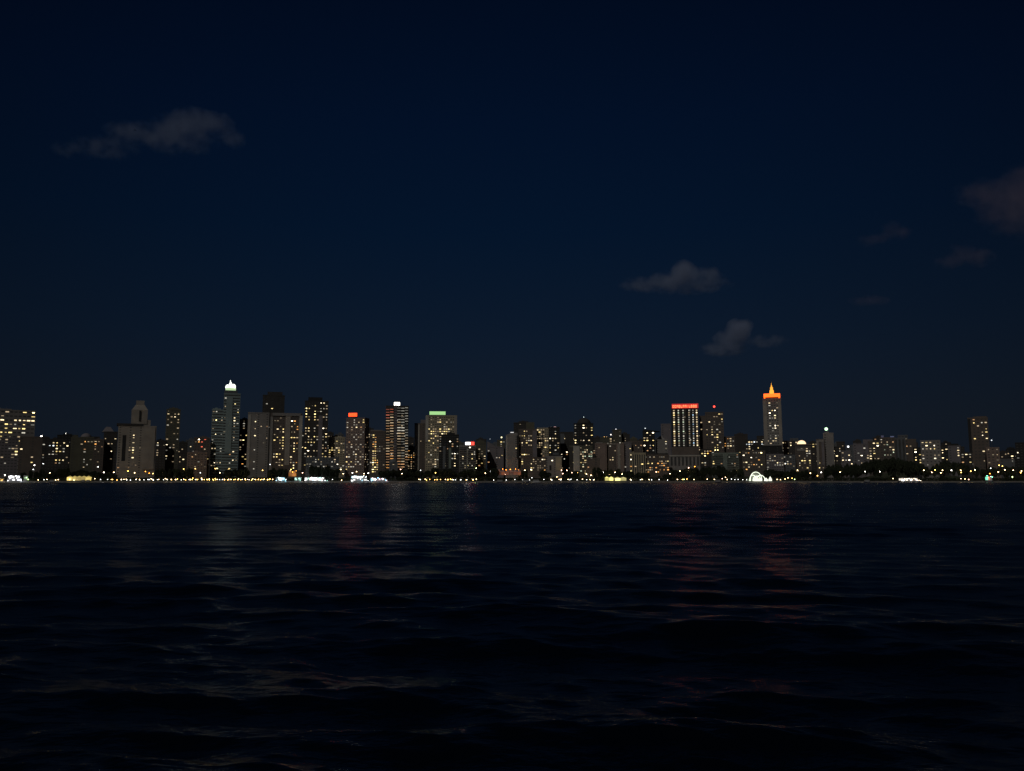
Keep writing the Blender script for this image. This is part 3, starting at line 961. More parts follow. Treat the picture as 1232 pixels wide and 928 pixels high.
B('the greenish roof-lit block', 'brown block with dim yellow-green lights along its top floor', 756.5, 773.5, 531.5, 1480, 'brown', 'grid', fp=2.6, roof=False, zones=[(757, 532, 773, 537, .5, 'dge'), (757, 537, 773, 550, .08, 'e')])
B('the beige striped low block', 'low beige block with tall window strips and orange lights at its foot', 757.5, 777, 545.5, 1440, 'beige', 'vert', cp=2.4, roof=False, depth=14,
  spots=L('759.5,554,W 774,558,y 759,561,o 759.5,566,Y 764,562,d 759,545.5,w'))
B('the black flared tower', 'black tower with flared top and few bright white windows', 773.5, 788, 519, 1490, 'black', 'grid', fp=3, cp=2.8, roof=False, name='tower', cat='tower',
  spots=L('780,521.5,w 785.5,520,W 777,528,w 785,531,y 785,535,y 776.5,536,W 781,537,k 782,524,d'), extras=[('wedge', 'roof', 773.7, 794, 516.5, 519.5, 519.2, 'black'), ('ball', 776.2, 515, .6, (.8, .88, .9), 1.6)])
B('the gabled grey block', 'grey gabled block without bright windows left of the red-banded hotel', 789, 803.5, 529.5, 1500, 'grey', 'blank', roof=False,
  spots=L('801.5,531,w 801,533.5,k'), extras=[('pyramid', 'gable', 789.2, 801, 524.5, 529.5, .2, 'grey')])
B(None, 'far dark slab between gabled grey block and red-banded hotel', 795.5, 807.5, 510.5, 1680, 'mauve', 'blank', roof=False)
B('the orange arcade block', 'low brown block with many orange lights left of the hotel podium', 776, 805, 548, 1440, 'brown', 'grid', fp=2.5, cp=2.2, roof=False, depth=14,
  zones=[(777, 553, 804, 569, .42, 'oddyo')], extras=[('block', 'attic', 777, 804, 545.5, 548, 'dark', .9)])


# ---- red-banded hotel
def hotel(root, U, Zp, w, d, H, k, Rg):
    red = mat_emit('red sign band', (1, .012, .008), .50, 'FRONT')
    m = MB()
    m.box(U(808.2, 486), U(840, 486), -d / 2 - .9, -d / 2 + .6, Zp(491.4), Zp(486.0))
    band = link('sign_band', m.mesh('sign_band', [red]), root)
    m = MB()
    rnd = random.Random(3)
    x = 809.3
    while x < 838.2:
        wd = rnd.uniform(1.3, 2.0)
        z0, z1 = Zp(490.7), Zp(487.6)
        a, b = U(x, 488), U(x + wd, 488)
        y0, y1 = -d / 2 - 1.15, -d / 2 - .92
        t = (b - a) * .34
        m.box(a, a + t, y0, y1, z0, z1)
        if rnd.random() < .7:
            m.box(a + t + .003, b, y0, y1, z1 - (z1 - z0) * .3, z1)
        if rnd.random() < .7:
            m.box(a + t + .003, b, y0, y1, z0, z0 + (z1 - z0) * .28)
        if rnd.random() < .6:
            m.box(b - t, b, y0, y1, z0 + (z1 - z0) * .281, z1 - (z1 - z0) * .301)
        x += wd + .75
    link('sign_lettering', m.mesh('sign_lettering', [mat_emit('sign letters', (1, .13, .045), 3.4, 'FRONT')]), band)
    # six lit window columns
    for ci, (px, cs, wd) in enumerate(((811.2, 'dwyd', 1.7), (816.6, 'kgdk', 1.4), (822.3, 'kgnk', 1.5), (829.4, 'kddn', 1.4), (834.2, 'kkbk', 1.3), (838.6, 'dwdw', 1.5))):
        n = 16
        for q in range(n):
            yy = 494 + (536 - 494) * q / (n - 1)
            c = cs[q % 4]
            ua, ub = U(px - wd / 2, 515), U(px + wd / 2, 515)
            link('window', win_mesh(ub - ua, 1.35 * Rg / F, c), root, ((ua + ub) / 2, -d / 2 - .1, Zp(yy)))
    for px in (808.4, 813.9, 819.4, 825.8, 831.8, 836.4, 840.1):
        m = MB()
        m.box(U(px - .45, 515), U(px + .45, 515), -d / 2 - .8, -d / 2 + .02, Zp(537), Zp(491.5))
        link('pier', m.mesh('pier', [wallmat('dark')]), root)
    # podium with tall dark openings between white piers
    m = MB()
    m.box(U(804, 545), U(842, 545), -d / 2 - 8, -d / 2 - .9, -.4, Zp(547.5))
    link('podium', m.mesh('podium', [wallmat('grey')]), root)
    m = MB()
    m.box(U(803.3, 548), U(843, 548), -d / 2 - 9, -d / 2 - 8.02, Zp(549.5), Zp(548.2))
    link('cornice', m.mesh('cornice', [wallmat('pale')]), root)
    m = MB()
    for i in range(8):
        px = 807 + i * 4.5
        m.box(U(px, 555), U(px + 2.3, 555), -d / 2 - 8.25, -d / 2 - 7.9, Zp(560.5), Zp(550.3))
    link('opening', m.mesh('opening', [GLASS]), root)
    m = MB()
    m.box(U(808, 540), U(841, 540), -d / 2 - 3, -d / 2 - .92, Zp(547.3), Zp(538))
    link('setback_storey', m.mesh('setback_storey', [wallmat('brown')]), root)


B('the red-banded hotel', 'tall hotel with glowing red lettered band above six lit window columns', 808, 840.3, 489, 1475, 'black', 'vert', depth=24, cp=5.4,
  name='hotel_tower', cat='hotel', group=None, roof=False, extras=[('fn', hotel)])
B('the red-beacon tower', 'brown twin-step tower with a red beacon on its roof mast', 849, 871, 496.5, 1490, 'brown', 'grid', fp=3, cp=2.8, roof=False, name='tower', cat='tower',
  zones=[(855, 520, 866, 543, .4, 'ddye')],
  spots=L('853,507,w 857,517,w 857,523,w 863,522.5,y 862,527,y 862.5,541,Y 859,542,Y 865,498,y 868,498,d 860,500,d 862,502,d 856,514,d 861,540,y 864,530,d 865,533,k 863,538,y'),
  extras=[('ball', 859.2, 488.7, 1.15, (1, .05, .03), 4.0)])
B(None, 'plain brown wing between red-banded hotel and red-beacon tower', 842, 850.5, 501, 1500, 'brown', 'blank', roof=False, spots=L('845.5,516,d 843,508,d'))
B('the orange window block', 'dark block with orange and white windows below the red-beacon tower', 843, 857, 541, 1450, 'dark', 'grid', roof=False, fp=2.7,
  spots=L('849.5,548,Y 853,547,O 846.5,546,w 851,544,w 849,556,k 841,557,w 855,542,o 847,545,d'))
B('the greenish balcony block', 'low grey-green block with wide horizontal balconies', 856.5, 889, 545.5, 1440, 'green', 'balcony', fp=2.5, roof=False, depth=16, spots=L('874,541,g 887,549,k'),
  extras=[('strip', 'middle_pier', 870, 875, 545.5, 565, 'green', 1.3)])
B('the small reddish tower', 'small brown block with reddish and white lit top floors', 871, 884.5, 526, 1500, 'brown', 'grid', fp=2.8, roof=False,
  spots=L('876,526,o 878,528,d 880,530,w 882,530,k 877,535.5,w 880,535.5,w 882,536,k 874,534,o 873,537,o 875,541,d'))
B(None, 'far dark mass of a block right of the small reddish tower', 884, 900, 523, 1650, 'dark', 'blank')
B('the starry-topped block', 'dark block with a cluster of cold white windows near its roof', 897, 919, 530, 1500, 'dark', 'grid', fp=2.6, cp=2.5, roof=False,
  spots=L('902,532,w 905,530.5,w 908,533,c 915.5,531,w 903,537.5,w 901,539,w 906,535,k 915.5,535.5,c 900,536,c 909,536,k 904,532,c 912,533,k'))
B('the orange-specked brown block', 'brown block specked with orange windows left of the spired tower base', 893, 921, 543, 1455, 'brown', 'grid', fp=2.7, cp=2.7, roof=False,
  zones=[(893, 544, 920, 566, .16, 'odoe')], spots=L('895,548,W 904,551.5,W 894.5,557,d 897,556,w 917,544.5,Y 916,560,Y 902,562,w 911,543,k'))


# ---- the spired tower
def spired(root, U, Zp, w, d, H, k, Rg):
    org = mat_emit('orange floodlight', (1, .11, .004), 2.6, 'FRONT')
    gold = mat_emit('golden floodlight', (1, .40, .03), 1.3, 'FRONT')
    m = MB()
    hw = (U(938.5, 476) - U(918.8, 476)) / 2
    cx = U(928.6, 476)
    m.box(cx - hw, cx + hw, -hw, hw, Zp(477.8), Zp(473.8))
    link('lit_band', m.mesh('lit_band', [org]), root)
    cx = U(928.3, 470)
    r = (U(930.8, 470) - U(925.8, 470)) / 2
    prof = [(r * 1.1, Zp(473.7)), (r, Zp(469)), (r * .72, Zp(468.6)), (r * .66, Zp(465.5)), (r * .36, Zp(465)), (r * .3, Zp(463.2)), (r * .12, Zp(462.9)), (.2, Zp(459.8))]
    m = MB()
    m.lathe(prof, 8, cx, 0)
    link('spire', m.mesh('spire', [gold]), root)
    m = MB()
    m.box(cx - hw * .8, cx + hw * .8, -hw * .8, hw * .8, H + .01, Zp(477.9))
    link('band_base', m.mesh('band_base', [wallmat('dark')]), root)


B('the gold-spired tower', 'tall slim tower with orange-lit band and golden spire', 918.7, 941, 480, 1480, 'grey', 'grid', depth=24, fp=2.9, cp=2.6, name='spired_tower', cat='tower',
  group=None, roof=False, zones=[(925, 500, 936, 535, .42, 'kdkw'), (919, 482, 941, 500, .05, 'e'), (919, 500, 941, 536, .04, 'e')],
  spots=L('925,486.5,w 924.5,489,k 932,494.5,W 927,498.5,W 932,499,w 931.5,502,w 932,511,W 932,516.5,W 932,526.5,w 931,532,w 934,532,w 927,511,k 929,516,k'),
  extras=[('fn', spired), ('strip', 'pilaster', 919, 923.4, 482, 536, 'tan', .7), ('strip', 'pilaster', 937, 940.6, 482, 536, 'tan', .7)])
B('the dark slab under the spired tower', 'black broad slab roof crossing in front of the spired tower base', 904, 941, 537, 1470, 'black', 'blank', roof=False, depth=10)
B('the grey patterned block', 'grey block of small white windows standing below the gold-spired tower', 922, 943, 547, 1445, 'mauve', 'grid', fp=2.5, cp=2.5, roof=False, zones=[(922, 548, 943, 566, .22, 'kke')],
  spots=L('933,550,w 935,557,w 937,558,k 926,553,k'))
B(None, 'low block with scattered white windows right of the grey patterned block', 942, 957, 548, 1460, 'slate', 'grid', fp=2.6, roof=False, spots=L('946,558,w 948,557,k 944,550,k 952,549,k'))
B(None, 'dark back block dotted white between the gold-spired tower and domed block', 940, 957, 531, 1560, 'dark', 'grid', fp=3, roof=False, spots=L('941,530.5,w 943,538,w 941,540,k 950,536,w 952,535,d'))
B('the red-winged domed block', 'brown block with white-lit dome between dim red roof edges', 957, 976, 538, 1470, 'brown', 'grid', fp=2.7, cp=2.6, roof=False, name='domed_block', group=None,
  spots=L('970,542,w 973,543,k 970,547,k 972,549,k 974,547,k 966,555,y 968,554,y 973,553,Y 974,556,y 963,558,k 969,551,d 961,561,w'),
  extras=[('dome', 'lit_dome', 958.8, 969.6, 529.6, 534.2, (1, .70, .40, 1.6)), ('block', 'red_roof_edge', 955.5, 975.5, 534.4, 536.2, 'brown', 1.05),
          ('sign', 956, 974.8, 534.5, 535.4, (1, .10, .02), .55), ('block', 'attic', 959, 968, 540, 542.5, 'tan', 1.03)])
B('the green-lamped tower', 'plain grey-brown tower topped by a pale green glowing lamp', 991, 1003.5, 521.5, 1480, 'grey', 'blank', roof=False, name='tower', cat='tower',
  extras=[('block', 'roof_block', 992, 997.5, 519.4, 521.5, 'grey', .6), ('ball', 994, 515.8, 1.7, (.62, 1, .62), 2.4)])
B('the framed grey block', 'grey block with pale frame and dark middle beside the green-lamped tower', 982.5, 992.5, 529, 1465, 'brown', 'blank', roof=False,
  extras=[('strip', 'frame_column', 982.7, 985.4, 530, 560, 'tan', .7), ('strip', 'frame_beam', 985.5, 991.8, 529, 532, 'grey', .7), ('strip', 'frame_column', 988.8, 991.8, 532.1, 560, 'mauve', .65)],
  spots=L('986,558.5,y 985.5,563,y'))
B(None, 'dark narrow block with white windows at its right edge, right of the green-lamped tower', 1001, 1013, 538, 1500, 'dark', 'grid', fp=2.7, roof=False,
  spots=L('1002,542.5,w 1002,545,k 1003.5,554,w 1005,556,w 1007.5,550,w 1010,538,d 1011,541,k 994.5,560,w 1000,559,Y'))
B('the pointed mauve block', 'small mauve block with a bright white roof lamp on its right', 1012, 1024, 543, 1490, 'mauve', 'blank', roof=False, extras=[('ball', 1020.5, 537.3, .95, (.95, .97, 1), 3.0)],
  spots=L('1014,539,d 1013,554,w 1024,547,w 1024.5,553,W'))
B('the dim slab pair', 'dim grey slab with taller right half and no windows', 1027, 1050, 534.5, 1510, 'mauve', 'blank', roof=False, extras=[('block', 'taller_half', 1038, 1050, 529, 536, 'mauve', .95)],
  spots=L('1035,547,W 1039.5,539,k 1044.5,550,w 1045,547,d'))
B('the speckled right block', 'low block of white and yellow windows left of the purple-tinted block', 1045, 1059, 531.5, 1500, 'brown', 'grid', fp=2.8, roof=False,
  spots=L('1050.5,532,w 1055.5,536,W 1058.5,535,y 1050,540,w 1045,548,w 1049,546,k 1044.5,551,w 1051,552,d'))
B('the purple-tinted block', 'block with purple-blue roof glow and yellow-green windows', 1059, 1077, 527, 1500, 'brown', 'grid', fp=2.8, cp=2.5, roof=False,
  zones=[(1064, 534, 1077, 548, .35, 'dge')], spots=L('1062,529,k 1068,535,g 1070,537,d 1074,541,w 1066,533,d'),
  extras=[('sign', 1071, 1075.5, 525, 527.5, (.25, .35, .75), .16), ('sign', 1060, 1063, 524, 527, (.2, .2, .6), .08)])
B('the dim striped block', 'dim grey block with faint vertical bands and no bright windows', 1076, 1090, 527.5, 1530, 'slate', 'vert', cp=3.2, roof=False)
B(None, 'unlit dark block with rounded corner beside the dim striped block', 1089, 1103, 529, 1560, 'brown', 'blank', roof=False, spots=L('1094.5,537,d 1087,547,d'))
B(None, 'dark low block with cold white windows left of the last grey block', 1099, 1110, 539, 1500, 'black', 'grid', fp=2.8, roof=False, spots=L('1102.5,540,w 1100.5,542.5,W 1098,550,w 1106,554,w 1106.5,557,y 1101,552,y'))
B('the last grey block', 'grey block with round-cornered roof and bright windows on upper floors', 1108, 1132, 530.5, 1480, 'grey', 'grid', fp=3.4, cp=3.3, roof=False,
  spots=L('1110,532.5,w 1113,534,y 1115,536.5,w 1125.5,536.5,W 1119,542,w 1122,541,y 1109.5,540,k 1115,542,d 1123.5,550,W 1118,558,k 1110,550,k 1117,531,d 1126,548,d'))
B('the low gable right', 'dim mauve block under flat black roof with white windows beside it', 1141, 1156, 537, 1500, 'mauve', 'blank', roof=False, extras=[('block', 'roof', 1143, 1153, 534, 537, 'black', 1.02)],
  spots=L('1155,535.5,k 1156,538,w 1163,546,w 1155,546,d'))
B(None, 'small dark block with two white windows left of the dark right tower', 1156, 1170, 545, 1490, 'dark', 'grid', fp=2.7, roof=False, spots=L('1163,546.5,w 1172,548,k 1168,549,d'))
B('the dark right tower', 'tall dark tower near the right edge with one yellow-lit terrace', 1165.5, 1190, 503, 1500, 'brown', 'grid', yaw=0, fp=3.3, cp=3.2, roof=False, name='tower', cat='tower',
  zones=[(1182, 545, 1190, 560, .2, 'od')],
  spots=L('1182,508,k 1185,519,y 1188,519.5,y 1182.5,519.5,d 1183,524,W 1186,542,Y 1184,543,w 1189,551,k 1186,553,d 1190,529,w'),
  extras=[('strip', 'dark_edge', 1165.5, 1169, 504, 545, 'black', .5), ('block', 'roof_block', 1171, 1187, 501, 503, 'brown', .9)])
B('the dim annex', 'dim brown annex leaning on the right side of the dark right tower', 1187, 1203, 539, 1470, 'rose', 'grid', fp=2.7, roof=False, zones=[(1188, 540, 1203, 558, .12, 'ede')], extras=[('ball', 1193, 529.5, .6, (.8, .85, .9), 1.6)])
B(None, 'low unlit shed-like block between dim annex and the right edge tower', 1203, 1221, 553, 1460, 'slate', 'blank', roof=False)
B('the right edge tower', 'black tower cut by the right edge of the view with one white window', 1222, 1246, 533, 1480, 'black', 'grid', roof=False, spots=L('1226.5,544,W'))

# ---- dim blocks further back, filling the gaps of the skyline
fill = [(42, 58, 527, 'dark'), (60, 70, 529, 'dark'), (92, 100, 530, 'black'), (106, 118, 526, 'dark'), (214, 224, 533, 'dark'), (224, 234, 530, 'slate'),
        (246, 256, 534, 'brown'), (363, 368, 520, 'dark'), (394, 400, 521, 'dark'), (404, 412, 523, 'slate'), (440, 448, 516, 'dark'), (462, 466, 524, 'dark'),
        (491, 497, 527, 'dark'), (549, 557, 533, 'olive'), (574, 584, 529, 'dark'), (590, 600, 534, 'slate'), (640, 648, 522, 'dark'), (672, 680, 526, 'dark'),
        (686, 694, 524, 'slate'), (714, 722, 527, 'dark'), (748, 757, 523, 'dark'), (757, 766, 528, 'olive'), (766, 775, 530, 'dark'), (786, 795, 529, 'slate'),
        (840, 846, 523, 'dark'), (871, 880, 531, 'dark'), (889, 898, 528, 'slate'), (912, 920, 525, 'dark'), (941, 949, 536, 'dark'), (952, 960, 528, 'slate'),
        (974, 984, 533, 'dark'), (1003, 1011, 534, 'slate'), (1008, 1016, 532, 'dark'), (1019, 1029, 536, 'slate'), (1028, 1036, 531, 'dark'), (1052, 1061, 527, 'dark'),
        (1082, 1092, 524, 'slate'), (1096, 1104, 533, 'dark'), (1128, 1136, 537, 'dark'), (1134, 1144, 533, 'black'), (1152, 1160, 538, 'dark'), (1200, 1212, 545, 'dark'), (1212, 1224, 541, 'black')]


def ref_near(x, used=None):
    best = None
    for a, b, r in REFS:
        if a <= x <= b:
            dd, rel = abs(x - (a + b) / 2) * .1, 'behind'
        elif x < a:
            dd, rel = a - x, 'left of'
        else:
            dd, rel = x - b, 'right of'
        if best is None or dd < best[0]:
            best = (dd, rel, r)
    return best[1], best[2]


seen = {}
ORD = ['first', 'second', 'third', 'fourth', 'fifth', 'sixth', 'seventh', 'eighth', 'ninth', 'tenth', 'eleventh', 'twelfth', 'thirteenth', 'fourteenth', 'fifteenth', 'sixteenth', 'seventeenth', 'eighteenth', 'nineteenth', 'twentieth']
for i, (a, b, y, c) in enumerate(fill):
    rel, rf = ref_near((a + b) / 2)
    h = 'dim distant %s block rising %s %s' % ({'dark': 'dark', 'black': 'black', 'slate': 'slate grey', 'olive': 'olive', 'brown': 'brown'}[c], {'behind': 'behind', 'left of': 'just left of', 'right of': 'just right of'}[rel], rf)
    if h in seen:
        h = h.replace('dim distant', 'second dim distant')
    seen[h] = 1
    Yd = random.choice((1640, 1720, 1800, 1900))
    sp = [(random.uniform(a + 2, b - 2), random.uniform(y + 3, y + 26), random.choice('dkwd')) for _ in range(random.choice((1, 2, 3, 4)))]
    building(None, h, a - 1, b + 1, y, Yd, c, 'grid', spots=sp, group='dim distant blocks behind the waterfront buildings', roof=random.random() < .6)

# ------------------------------------------------------------------ trees
leaf_m = mat_base('dark foliage', (.032, .042, .022), rough=.95, vary=.4, scale=.3)
bark_m = mat_base('bark', (.09, .07, .05), rough=.95)


def crown_mesh(seed, n=2200):
    rnd = random.Random(seed)
    lobes = []
    for _ in range(9):
        a = rnd.uniform(0, 2 * PI)
        rr = rnd.uniform(0, .62)
        lobes.append((rr * math.cos(a), rr * math.sin(a), rnd.uniform(.42, .82), rnd.uniform(.24, .42)))
    m = MB()
    for i in range(n):
        lx, ly, lz, lr = rnd.choice(lobes)
        v = Vector((rnd.gauss(0, 1), rnd.gauss(0, 1), rnd.gauss(0, 1))).normalized() * lr * rnd.uniform(.55, 1.08)
        p = Vector((lx, ly, lz)) + Vector((v.x, v.y, v.z * .62))
        e = Euler((rnd.uniform(0, 6), rnd.uniform(0, 6), rnd.uniform(0, 6))).to_matrix()
        s = rnd.uniform(.03, .07)
        q = [p + e @ Vector(c) * s for c in ((-1, -.6, 0), (1, -.6, 0), (.6, .8, .2), (-.8, .7, .1))]
        m.quad(*q)
    return m.mesh('crown', [leaf_m])


def trunk_mesh(seed):
    rnd = random.Random(seed)
    m = MB()
    m.tube([(0, 0, -.02), (.01, 0, .2), (.0, .02, .45), (.02, .0, .7)], [.05, .038, .028, .012], 7)
    for _ in range(5):
        a = rnd.uniform(0, 2 * PI)
        z = rnd.uniform(.22, .45)
        m.tube([(0, 0, z), (math.cos(a) * .2, math.sin(a) * .2, z + .16), (math.cos(a) * .42, math.sin(a) * .42, z + .3)], [.02, .013, .006], 5)
    return m.mesh('trunk', [bark_m], True)


CROWNS = [crown_mesh(s) for s in range(6)]
TRUNKS = [trunk_mesh(s) for s in range(3)]
TREES = []


def tree(px, ytop, wpx, Y, z0=LANDZ, sv=None):
    base = at(px, 566, Y)
    top = at(px, ytop, Y)
    h = top.z - z0
    w = wpx * Y / F
    o = empty('broadleaf_tree', (base.x, base.y, z0), random.uniform(0, 6.28), 'tree', 'tree', 'dark trees along the waterfront')
    c = link('crown', random.choice(CROWNS), o)
    s = w / 1.9
    c.scale = (s, s, h / 1.02)
    t = link('trunk', random.choice(TRUNKS), o)
    t.scale = (s * .8, s * .8, h)
    TREES.append((px, o, h, w))


rt = random.Random(21)
masses = [(28, 60, 564, 571, 5), (60, 84, 562, 569, 3), (86, 140, 565, 570, 6), (186, 200, 563, 568, 2), (206, 232, 563, 567, 3), (268, 300, 563, 567, 4), (322, 346, 562, 567, 3), (372, 396, 559.5, 562, 4),
          (394, 410, 561, 565, 2), (456, 486, 565, 567, 4), (486, 520, 564.5, 567, 4), (522, 602, 562, 567, 8), (630, 668, 566, 569, 4), (678, 694, 567, 570, 2), (712, 736, 561.5, 567, 4),
          (742, 760, 563, 568, 2), (764, 806, 568, 571, 3), (806, 832, 562, 566, 3), (832, 870, 560, 564, 4), (866, 894, 562, 566, 4), (920, 980, 564, 568, 5), (990, 1032, 557, 564, 5)]
for a, b, y0, y1, n in masses:
    n = int(n * 1.5 + .5)
    for i in range(n):
        x = a + (b - a) * (i + .5) / n + rt.uniform(-1.5, 1.5)
        tree(x, rt.uniform(y0, y1), (b - a) / n * rt.uniform(1.7, 2.3), rt.choice((1418, 1422, 1426, 1449)))
# the wooded rise at the right
for i in range(16):
    x = 1030 + i * 5.6
    e = math.sin(PI * min(1, max(0, (i + .8) / 16.5)))
    tree(x + rt.uniform(-1, 1), 563.5 - 13 * e + rt.uniform(-1, 1.2), rt.uniform(11, 15), 1440 + (i % 3) * 6, LANDZ + 1)
for i in range(9):
    x = 1124 + i * 4.8
    tree(x, 562 - 8.5 * math.sin(PI * (i + .6) / 9.6) + rt.uniform(-.6, .8), rt.uniform(10, 13), 1440 + (i % 3) * 6, LANDZ + 1)
for i in range(7):
    tree(1174 + i * 9, rt.uniform(560, 565), rt.uniform(10, 13), 1440, LANDZ)
TREES.sort(key=lambda q: q[0])
cnt = {}
for px, o, h, w in TREES:
    rel, rf = ref_near(px)
    rel = 'in front of' if rel == 'behind' else rel
    key = (rel, rf)
    cnt.setdefault(key, []).append((o, w, h))
for (rel, rf), lst in cnt.items():
    for i, (o, w, h) in enumerate(lst):
        wd = 'at the foot of' if rel == 'in front of' else rel
        s = 'dark leafy tree %s %s' % (wd, rf)
        if len(lst) > 1:
            s = '%s tree from left %s %s' % (ORD[i], wd, rf)
        assert len(s.split()) <= 16, s
        o['label'] = s

# planting along the promenade: one unbroken mass of bushes
rs_ = random.Random(8)
mb = MB()
x = -960.0
while x < 960:
    hgt = 6.4 + 3.2 * mnoise.noise(Vector((x * .03, 3.1, 0))) + 1.5 * mnoise.noise(Vector((x * .13, 0, 7)))
    for _ in range(9):
        p = Vector((x + rs_.uniform(-1, 1), SHORE + 14 + rs_.uniform(-2.6, 2.6), LANDZ + hgt * rs_.uniform(.04, 1) ** .8))
        e = Euler((rs_.uniform(0, 6), rs_.uniform(0, 6), rs_.uniform(0, 6))).to_matrix()
        q = rs_.uniform(.5, 1.1)
        mb.quad(*[tuple(p + e @ Vector(c) * q) for c in ((-1, -.6, 0), (1, -.6, 0), (.6, .8, .2), (-.8, .7, .1))])
    x += .7
tag(link('shrubbery', mb.mesh('shrubbery', [leaf_m])), 'low dark bushes in an unbroken mass behind the quay', 'shrubbery', kind='stuff')

# ------------------------------------------------------------------ lamps
LC = {'w': ((1, .70, .34), 15, 'warm white'), 'c': ((1, .92, .80), 18, 'cold white'), 'y': ((1, .58, .13), 13, 'yellow'), 'o': ((1, .30, .03), 12, 'orange'), 'k': ((.8, .82, .8), 7, 'dim white'),
      'g': ((.75, 1, .35), 14, 'yellow-green'), 'p': ((1, .58, .38), 13, 'pinkish')}
LPROTO = {}
LAMPS = []


def lamp(px, py, c, tall):
    Y = (SHORE + 24) if tall else (SHORE + 2)
    P = at(px, py, Y)
    h = P.z - LANDZ
    key = (c, tall)
    if key not in LPROTO:
        col, st, nm = LC[c]
        e = mat_emit('lamp glass ' + nm, col, st * LAMPK, 'FRONT')
        root = empty('street_lamp' if tall else 'promenade_lamp', (0, 0, 0), 0, 'lamp', 'street lamp' if tall else 'promenade lamp')
        pm = MB()
        pm.lathe([(.22, 0), (.2, .6), (.12, 1.0), (.08, 9.4) if not tall else (.09, 9.3)], 7)
        pole = link('pole', pm.mesh('pole', [METAL], True), root)
        hm = MB()
        r = .74 if tall else .6
        prof = [(max(.03, r * math.sin(PI * q / 6)), -r * .8 * math.cos(PI * q / 6)) for q in range(7)]
        hm.lathe(prof, 10)
        head = link('lamp_globe', hm.mesh('lamp_globe', [e], True), root)
        cm = MB()
        cm.lathe([(r * .75, r * .82), (r * .5, r * 1.0), (.05, r * 1.1)], 8)
        cap = link('lamp_cap', cm.mesh('lamp_cap', [METAL]), head)
        LPROTO[key] = root
        o = root
    else:
        o = copy_tree(LPROTO[key])
    o.location = (P.x, P.y, LANDZ)
    for ch in o.children:
        n = ch.name.split('.')[0]
        if n == 'pole':
            ch.scale = (1, 1, (h - .4) / 9.4)
        elif n == 'lamp_globe':
            ch.location = (0, 0, h)
    LAMPS.append((px, o, c, tall))


LAMPK = 1.0
TALL = '''6,572,c 41.5,560,c 40,565,k 52,558,k 60,569,w 69,570,w 118,562,k 125,568.5,c 137,568.5,w 154,567,y 162,569,w 175,567.5,O 179.5,569.5,O 184,570,y 196,569,w 214,568,p 221,564.5,y
235,564,y 241,569,d 259,564,y 264.5,569,w 275,565,y 288.5,570,w 316,566,y 325,559,k 332,571,w 339,571,p 350,565,y 352,568,O 364,569,p 374,569,k 378,568,p 406,570,w 410,565,w 413,570,w 424,569,c 429,567.5,w 438,570,w
443,569.5,c 482,565,r 483.5,570,w 506,566,k 524,569,y 534,571,k 559,568.5,w 558,573,k 573,563.5,g 578,570,k 584,569.5,w 590,567,k 598,568,O 601,571,O 605,564.5,O 609,565.5,O 614,565,O 620,564.5,O 624,565.5,O 608,571,p 613.5,569.5,p
625,571,G 631.5,566,w 639,565,d 675.5,566,p 682,566,p 677,570,p 688,569,p 694.5,569,y 705.5,570.5,w 711,572,w 726.5,568.5,c 733,571,p 740,568.5,w 748.5,570.5,w 757,570,w 775.5,569,w 789.5,568,p 806,570,w 818,567,w 827.5,567,w 828.5,563,p 836,561.5,O 886,567,w 
937,571,w 945,558,k 959.5,566,w 967,571,w 975,569.5,w 988,568.5,c 983.5,572.5,y 1007,568,w 1010.7,568.3,w 1024,568.5,w 1016,569.5,r 1041,567.5,c 1058.5,567.5,c 1111.5,566,w 1121,568.5,p 1125,565.5,y 1134,566,w 1132,569,w 1144.7,566,c 1156,566,w 1156.5,568.5,y
1168,567,y 1173,565.5,w 1192,563.5,k 1201,568,w 1209,565.5,p 1202,560,y 1206,561,y 1219,566,p 1229,567,w 1228,569,y 1218,574,g 1191,570,O'''
LOW = '''34,577,g 46,577.5,w 53,577.5,k 56.5,577,w 67,577.8,w 70,577.2,w 84,576.8,w 89,577.8,w 114,576,w 121,577,d 134,577,y 146,577,w 149,577,w 152,576.8,w 164,577,w 168,576.8,y 178,577,d 182,576.2,w 184,577.2,w 191,577,w 199,576,w 201,577,w 206,577,w 211,577,w 213.5,576.5,y 221,577,w
228.5,577,w 232,575.5,y 229,577.3,w 236,577,y 242.5,575.5,w 243.5,577,w 249,577,y 252,576.5,w 256,577,y 259,576,y 261.5,577,w 270,577,w 275,577,w 278,577,w 283,577,y 287,576.5,w 291.5,577,p 295,576.5,w 298,577,p 304,576.5,w 307,577,w
311,576.8,y 315,577,y 318,576.5,y 322,577,w 325,576.5,y 328,577,w 344,577,k 400,577,d 411,578,w 504,577,w 511.5,576.7,w 517,577,y 526,577.3,y 536,577,w 539,577,y 542,576.6,y 544,577.2,w 548,577.5,d 554,577.5,d 561,577.5,y 569,577,w 573,576.7,w 594,577.8,k 640,575,d 663,577,w 670,574,w 672.8,577,w 675,576.5,w 683.5,577,w
687,576.8,d 700.8,576.8,w 710,577.3,w 714.5,577.3,w 758.5,577,w 772.5,577,w 781,577.2,w 784,577.5,k 815,577,w 821,577,y 823,577,G 826.5,576.5,y 835,577,w 851,576.8,w 859.5,577,w 869,576,p 873,574.5,w 875,577,w 880,576.5,k 935,577,w 939,577.2,w 944.5,576.5,w 948,575,w 953,575.5,y 956,577,g 1074.5,576,w 1156,576,r 1161,576.5,w 1165.5,577,p'''


def parse_lamps(s, tall):
    for q in s.split():
        a, b, c = q.split(',')
        c = {'O': 'o', 'd': 'k', 'r': 'p', 'G': 'g'}.get(c, c)
        lamp(float(a), float(b), c, tall)


